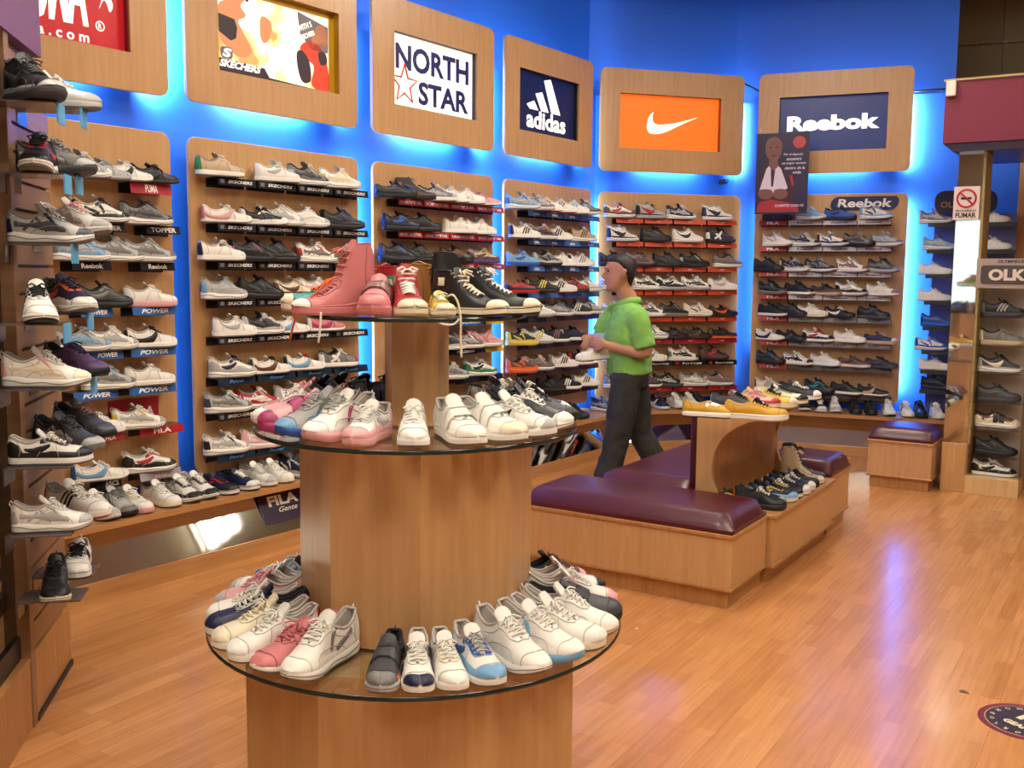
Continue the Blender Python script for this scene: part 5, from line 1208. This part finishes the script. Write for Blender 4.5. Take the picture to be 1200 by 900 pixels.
# hanging laces
def lace(pts, m_, lab): tag(MB().tube(catmull(pts, 5), .003, 5).obj('loose_lace', m_), lab, 'shoelace')
zt = TIERS[2][0]
def lp(px, py, Y): return tuple(onY(px, py, Y))
lace([lp(549, 348, 2.56), lp(560, 345, 2.555), lp(574, 352, 2.56), lp(581, 372, 2.575), lp(579, 395, 2.575), lp(577, 418, 2.58)][0:0] or [lp(524, 348, 2.60), lp(531, 346, 2.585), lp(537, 356, 2.58), lp(540, 375, 2.58), lp(540, 398, 2.585), lp(541, 419, 2.585)], smat('c', 'lace'), 'long cream lace hanging over the rim of the top glass shelf')
lace([lp(512, 376, 2.62), lp(520, 380, 2.60), lp(532, 380, 2.59), lp(538, 374, 2.585)], smat('w', 'lace'), 'white lace looping under the rim of the top glass shelf')
lace([lp(394, 325, 2.70), lp(384, 330, 2.68), lp(362, 352, 2.66), lp(347, 372, 2.70), lp(340, 398, 2.72)], smat('o', 'lace'), 'orange lace hanging over the left rim of the top glass shelf')
lace([lp(376, 366, 2.64), lp(375, 385, 2.64), lp(373, 402, 2.64)], smat('w', 'lace'), 'short white lace hanging below the left of the top shelf')

# ------------------------------------------------------------------ shoes on the gondola
GG = 'shoes on the gondola'
def gon(px, py, z, code, head, sc_, wh): p = onz(px, py, z); shoe(code, (p.x, p.y, z + .001), head, wh, GG, sc_)
ZT = 0.868
for px, py, code, head, sc_, wh in [
 (833, 489, 'lh:zwkww', -14, 1.0, 'checkered at the near left of the gondola top'),
 (886, 492, 'vp:zwzek', -20, 1.08, 'on the near front corner of the gondola top'),
 (864, 481, 'vn:dwqkk', -24, 1.0, 'behind the gold pair on the gondola top'),
 (884, 477, 'vk:pcrap', -24, 1.0, 'with rosy pattern in the middle of the gondola top'),
 (902, 477, 'vn:ycykk', -22, 1.02, 'with black laces in the middle of the gondola top'),
 (915, 473, 'vk:cckgk', -22, 1.02, 'patterned one toward the far end of the gondola top'),
 (932, 468, 'vn:kwkkw', -24, 1.0, 'at the far end of the gondola top')]:
    gon(px, py, ZT, code, head, sc_, wh)
FG = Frame(U0.x, U0.y, -32.5)
for lx, ly, code, hd_, sc_, wh in [
 (-.235, .08, 'vk:kcyyk', 4, .86, 'deepest at the near end of the gondola lower shelf'),
 (-.085, .11, 'cv:kkkow', 10, .98, 'with orange lining and white mark on the gondola lower shelf'),
 (-.115, .225, 'sk:nkswk', 6, .92, 'second from the near end of the gondola lower shelf'),
 (-.090, .335, 'vk:nwlyk', 6, .96, 'in blue with white toe on the gondola lower shelf'),
 (-.095, .445, 'vk:kwkyw', 6, .96, 'with yellow lacing in the middle of the gondola lower shelf'),
 (-.085, .555, 'vn:kwwyw', 6, .96, 'checked one in the middle of the gondola lower shelf'),
 (-.090, .665, 'vn:nwwww', 6, .96, 'with pale laces past the middle of the gondola lower shelf'),
 (-.100, .775, 'vk:kkkdk', 6, .96, 'just before the tall pair on the gondola lower shelf'),
 (-.095, .895, 'xn:tcttc', 6, .90, 'tall pale one at the far end of the gondola lower shelf'),
 (-.125, 1.005, 'xk:dkdgk', 6, .92, 'tall dark one at the far end of the gondola lower shelf')]:
    shoe(code, FG.w(lx, ly, .361), -32.5 + hd_, wh, GG, sc_)

# ------------------------------------------------------------------ the man
def ellipse_ring(c, d, side, ra, rb, n=20, sq=1.0):
    d = Vector(d).normalized(); a = Vector(side) - d * Vector(side).dot(d); a.normalize(); b_ = d.cross(a); out = []
    for k in range(n):
        t = 2 * PI * k / n; ct, st = math.cos(t), math.sin(t)
        if sq != 1: ct = math.copysign(abs(ct) ** sq, ct); st = math.copysign(abs(st) ** sq, st)
        out.append(tuple(Vector(c) + a * ct * ra + b_ * st * rb))
    return out
def limb(mb, pts, rad, side=(0, 1, 0), n=20, sub=4, sq=1.0, mi=0):
    C = catmull(pts, sub); Rr = catmull([r_ if isinstance(r_, (tuple, list)) else (r_, r_) for r_ in rad], sub); rings = []
    for i in range(len(C)):
        d = C[min(i + 1, len(C) - 1)] - C[max(i - 1, 0)]; rings.append(ellipse_ring(C[i], d, side, Rr[i][0], Rr[i][1], n, sq))
    mb.loft(rings, mi, True)
MY = 6.9
def mp(px, py, dy=0.0): return tuple(onY(px, py, MY) + Vector((0, dy, 0)))
man = empty('person', (mp(735, 430)[0], MY, 0), 0, 'person in lime polo shirt and dark trousers walking left with a white shoe in hand', 'person')
def rel(p): return (p[0] - man.location.x, p[1] - MY, p[2])
def mpr(px, py, dy=0.0): return rel(mp(px, py, dy))
SKINM = mat('skin', srgb(184, 132, 100), 0.5, bump=0.08, var=0.05, vscale=8)
HAIRM = mat('hair', (0.012, 0.009, 0.008), 0.55, bump=0.5, bscale=120)
SHIRT = mat('lime_polo', srgb(128, 184, 84), 0.85, bump=0.3, bscale=300); TROU = mat('dark_trousers', srgb(48, 48, 44), 0.85, bump=0.25, bscale=200)
b = MB()
# head: stacked rings from chin to crown in profile facing -x (fx = distance to the face, bk = to the back)
hd = Vector(mpr(726, 321)); HH = 0.235
prof_h = [(-.118, -.050, .010, .022), (-.108, -.084, .030, .036), (-.095, -.090, .040, .048), (-.080, -.083, .050, .056), (-.062, -.088, .058, .062), (-.045, -.087, .068, .067), (-.025, -.088, .082, .071), (0, -.084, .094, .075), (.025, -.086, .100, .078), (.05, -.088, .101, .079), (.075, -.080, .094, .074), (.097, -.062, .078, .060), (.112, -.035, .052, .040), (.118, -.008, .022, .016)]
rings = []
for z, fx, bk, hw in [tuple(1.05 * q for q in r_) for r_ in prof_h]:
    cx_, rx = (fx + bk) / 2, (bk - fx) / 2; rings.append([(hd.x + cx_ + rx * math.cos(t), hd.y + hw * math.copysign(abs(math.sin(t)) ** .9, math.sin(t)), hd.z + z) for t in np.linspace(0, 2 * PI, 24, endpoint=False)])
b.loft(rings)
def blob(c, r3, n=12):
    rs = []
    for i in range(1, n):
        a = PI * i / n; rs.append([(c[0] + r3[0] * math.sin(a) * math.cos(t), c[1] + r3[1] * math.sin(a) * math.sin(t), c[2] - r3[2] * math.cos(a)) for t in np.linspace(0, 2 * PI, 14, endpoint=False)])
    b.loft(rs)
limb(b, [(hd.x - .083, hd.y, hd.z + .03), (hd.x - .096, hd.y, hd.z + .005), (hd.x - .110, hd.y, hd.z - .018), (hd.x - .092, hd.y, hd.z - .030)], [(.008, .010), (.010, .012), (.015, .013), (.012, .010)], n=12)   # nose
limb(b, [(hd.x - .070, hd.y - .052, hd.z + .036), (hd.x - .092, hd.y, hd.z + .042), (hd.x - .070, hd.y + .052, hd.z + .036)], [.011, .013, .011], side=(0, 0, 1), n=10)   # brow
limb(b, [(hd.x - .074, hd.y - .024, hd.z - .056), (hd.x - .100, hd.y, hd.z - .053), (hd.x - .074, hd.y + .024, hd.z - .056)], [.004, .0075, .004], side=(0, 0, 1), n=10)   # lips
limb(b, [(hd.x - .072, hd.y - .020, hd.z - .070), (hd.x - .096, hd.y, hd.z - .068), (hd.x - .072, hd.y + .020, hd.z - .070)], [.004, .0075, .004], side=(0, 0, 1), n=10)
for sy in (-1, 1): limb(b, [(hd.x + .016, hd.y + sy * .076, hd.z - .036), (hd.x + .012, hd.y + sy * .088, hd.z - .012), (hd.x + .020, hd.y + sy * .096, hd.z + .020), (hd.x + .034, hd.y + sy * .090, hd.z + .010)], [(.009, .012), (.009, .018), (.009, .019), (.007, .012)], n=10)   # ears
# neck, torso, arms
nb = Vector(mpr(736, 355)); chest = Vector(mpr(733, 390)); hip = Vector(mpr(738, 432))
limb(b, [hd + Vector((.030, 0, -.06)), hd + Vector((.034, 0, -.11)), nb + Vector((.0, 0, .02)), nb + Vector((0, 0, -.06))], [(.055, .058), (.056, .060), (.062, .066), (.10, .08)])
limb(b, [nb + Vector((0, 0, -.03)), chest, (chest + hip) / 2, hip], [(.10, .07), (.15, .105), (.15, .105), (.15, .105)])
shL = Vector(mpr(743, 371, -.175)); elL = Vector(mpr(752, 411, -.215)); wrL = Vector(mpr(706, 402, -.14)); haL = Vector(mpr(688, 398, -.06))
shR = Vector(mpr(724, 369, .175)); elR = Vector(mpr(699, 404, .21)); wrR = Vector(mpr(694, 396, .08)); haR = Vector(mpr(689, 402, -.02))
limb(b, [shL, (shL + elL) / 2, elL, (elL + wrL) / 2 + Vector((.0, 0, -.005)), wrL], [.052, .047, .040, .037, .026])
limb(b, [shR, (shR + elR) / 2, elR, (elR + wrR) / 2, wrR], [.052, .046, .040, .034, .026])
def hand(w, tip, out, curl):
    w, tip = Vector(w), Vector(tip); d = (tip - w).normalized(); s_ = Vector(out).normalized(); up = d.cross(s_)
    limb(b, [w, w + d * .03, w + d * .085], [(.030, .020), (.040, .018), (.040, .015)], side=s_, n=14)
    for k, (o_, L) in enumerate(((-.030, .062), (-.010, .072), (.010, .068), (.029, .052))):
        p0 = w + d * .078 + s_ * o_; p1 = p0 + d * L * .5 + up * .006 * curl; p2 = p1 + d * L * .28 + up * .022 * curl; p3 = p2 + d * L * .05 + up * .022 * curl
        limb(b, [p0, p1, p2, p3], [.0095, .009, .008, .006], n=8, sub=2)
    p0 = w + d * .03 + s_ * -.032; limb(b, [p0, p0 + d * .025 - s_ * .018, p0 + d * .055 - s_ * .020 + up * .01 * curl], [.011, .0105, .008], n=8, sub=2)
hand(wrL, haL, (0, .35, 1), 1); hand(wrR, haR, (1, 0, -.6), -1)
# legs
hpL = Vector(mpr(734, 436, -.085)); knL = Vector(mpr(722, 508, -.09)); anL = Vector(mpr(702, 572, -.09))
hpR = Vector(mpr(742, 436, .085)); knR = Vector(mpr(752, 508, .09)); anR = Vector(mpr(777, 556, .09))
limb(b, [hip + Vector((0, 0, .05)), hip + Vector((0, 0, -.08))], [(.155, .11), (.15, .10)])
limb(b, [hpL, knL, (knL + anL) / 2, anL, anL + Vector((0, 0, -.04))], [.08, .055, .052, .038, .036]); limb(b, [hpR, knR, (knR + anR) / 2, anR, anR + Vector((.01, 0, -.03))], [.08, .055, .052, .038, .036])
body = b.obj('body', SKINM, man)
rm = body.modifiers.new('remesh', 'REMESH'); rm.mode = 'VOXEL'; rm.voxel_size = .005; rm.use_smooth_shade = True
sm = body.modifiers.new('smooth', 'SMOOTH'); sm.iterations = 1; sm.factor = .4
# eyes
for sy in (-1, 1):
    b = MB(); c = (hd.x - .076, hd.y + sy * .032, hd.z + .016); blob(c, (.012, .014, .007), 8); b.obj('eye', mat('eye_dark', (0.03, 0.02, 0.02), 0.3), man)
    b = MB(); limb(b, [(hd.x - .080, hd.y + sy * .014, hd.z + .040), (hd.x - .084, hd.y + sy * .034, hd.z + .045), (hd.x - .068, hd.y + sy * .054, hd.z + .038)], [.004, .0045, .003], side=(0, 0, 1), n=8); b.obj('eyebrow', HAIRM, man)
# hair
b = MB(); rings = []
for z, fx, bk, hw in [(-.080, .058, .082, .046), (-.055, .046, .090, .062), (-.03, .034, .100, .078), (-.008, .026, .108, .085), (.010, .006, .112, .088), (.024, -.006, .115, .089), (.038, -.026, .116, .089), (.052, -.048, .117, .089), (.064, -.062, .116, .088), (.075, -.070, .113, .086), (.088, -.088, .108, .082), (.105, -.084, .094, .072), (.122, -.060, .068, .052), (.131, -.020, .034, .026)]:
    cx_, rx = (fx + bk) / 2, (bk - fx) / 2; rings.append([(hd.x + cx_ + rx * math.cos(t) * (1 + .03 * math.sin(7 * t + z * 90)), hd.y + hw * math.sin(t) * (1 + .02 * math.sin(9 * t + z * 60)), hd.z + z) for t in np.linspace(0, 2 * PI, 28, endpoint=False)])
b.loft(rings)
b.obj('hair', HAIRM, man)
# polo shirt with sleeves, collar
b = MB()
limb(b, [nb + Vector((.004, 0, .008)), nb + Vector((.004, 0, -.035)), Vector(mpr(735, 378)), Vector(mpr(733, 395)), Vector(mpr(737, 418)), Vector(mpr(738, 437))], [(.075, .070), (.15, .095), (.205, .125), (.205, .150), (.185, .155), (.185, .155)], n=28)
def sleeve(sh, el, k, r0=.078, r1=.072):
    e_ = sh + (el - sh) * k; limb(b, [sh + Vector((0, -.05 * (1 if sh.y < 0 else -1) * -1, .015)), sh, (sh + e_) / 2, e_], [.06, r0, r0, r1], n=20)
sleeve(shL, elL, .86); sleeve(shR, elR, .72)
so = b.obj('polo_shirt', SHIRT, man)
r2 = so.modifiers.new('remesh', 'REMESH'); r2.mode = 'VOXEL'; r2.voxel_size = .009; r2.use_smooth_shade = True
s2 = so.modifiers.new('smooth', 'SMOOTH'); s2.iterations = 6; s2.factor = .6
tx = bpy.data.textures.new('folds', 'CLOUDS'); tx.noise_scale = .08
dp = so.modifiers.new('folds', 'DISPLACE'); dp.texture = tx; dp.strength = .020; dp.mid_level = .5
b = MB(); ring = []
cl_ = nb + Vector((.004, 0, .004)); n = 24
G = []
for i in range(n + 1):
    t = PI + .16 + (2 * PI - .32) * i / n; ct, st = math.cos(t), math.sin(t); dip = .028 * max(0, -ct)
    G.append([(cl_.x + .070 * ct, cl_.y + .068 * st, cl_.z + .036 - dip), (cl_.x + .078 * ct, cl_.y + .075 * st, cl_.z + .038 - dip), (cl_.x + .098 * ct, cl_.y + .092 * st, cl_.z - .002 - dip * 1.4)])
b.grid(G, 0, True); co = b.obj('collar', SHIRT, so); sd = co.modifiers.new('solid', 'SOLIDIFY'); sd.thickness = .005
# trousers
b = MB()
limb(b, [hip + Vector((0, 0, .045)), hip + Vector((0, 0, -.05)), hip + Vector((0, 0, -.12))], [(.170, .125), (.180, .135), (.165, .125)], n=24)
limb(b, [hpL, (hpL + knL) / 2, knL, (knL + anL) / 2 + Vector((.01, 0, 0)), anL + Vector((.005, 0, -.03))], [.105, .105, .088, .086, .090], n=20)
limb(b, [hpR, (hpR + knR) / 2, knR, (knR + anR) / 2, anR + Vector((0, 0, -.02))], [.105, .105, .088, .084, .088], n=20)
tr = b.obj('trousers', TROU, man)
r3 = tr.modifiers.new('remesh', 'REMESH'); r3.mode = 'VOXEL'; r3.voxel_size = .009; r3.use_smooth_shade = True
s3_ = tr.modifiers.new('smooth', 'SMOOTH'); s3_.iterations = 4; s3_.factor = .6
tx2 = bpy.data.textures.new('creases', 'CLOUDS'); tx2.noise_scale = .07
dp2 = tr.modifiers.new('creases', 'DISPLACE'); dp2.texture = tx2; dp2.strength = .02; dp2.mid_level = .5
MB().tube([(hip.x + .150 * math.cos(t), hip.y + .110 * math.sin(t), hip.z + .0) for t in np.linspace(0, 2 * PI, 24, endpoint=False)], .014, 6, closed=True).obj('belt', BLACKM, man)
# leather shoes on his feet
for an, pitch_ in ((anL, 0.0), (anR, .5)):
    b = MB(); z0 = -anL.z if False else 0
    base = Vector((an.x, an.y, 0.0 if pitch_ == 0 else an.z - .12)); rings = []
    for u, hw, h in ((0, .018, .05), (.06, .032, .085), (.2, .036, .095), (.4, .038, .075), (.6, .044, .058), (.8, .042, .046), (.93, .030, .034), (1, .008, .02)):
        x = .06 - u * .28; z_up = math.sin(pitch_) * (x + .16) if pitch_ else 0
        rings.append([(base.x + x, base.y + hw * math.cos(t), base.z + z_up + max(0.0, h / 2 + h / 2 * math.sin(t))) for t in np.linspace(0, 2 * PI, 16, endpoint=False)])
    b.loft(rings); b.obj('shoe', BLACKM, man)
# what he holds
p = Vector(mp(697, 421, -.06)); shoe('cp:wwwsw', tuple(p), 188, 'held by the person in the lime shirt', None or 'shoe in hand', .98, tilt=0.08)
o = MB().box(-.045, .045, -.002, .002, -.035, .035).obj('folded_paper', mat('blue_paper', srgb(170, 190, 240), 0.6), loc=mp(703, 396, -.02), rz=.3); tag(o, 'small pale blue folded paper in the hands of the person', 'paper')
print('SHOES', N_SHOES)
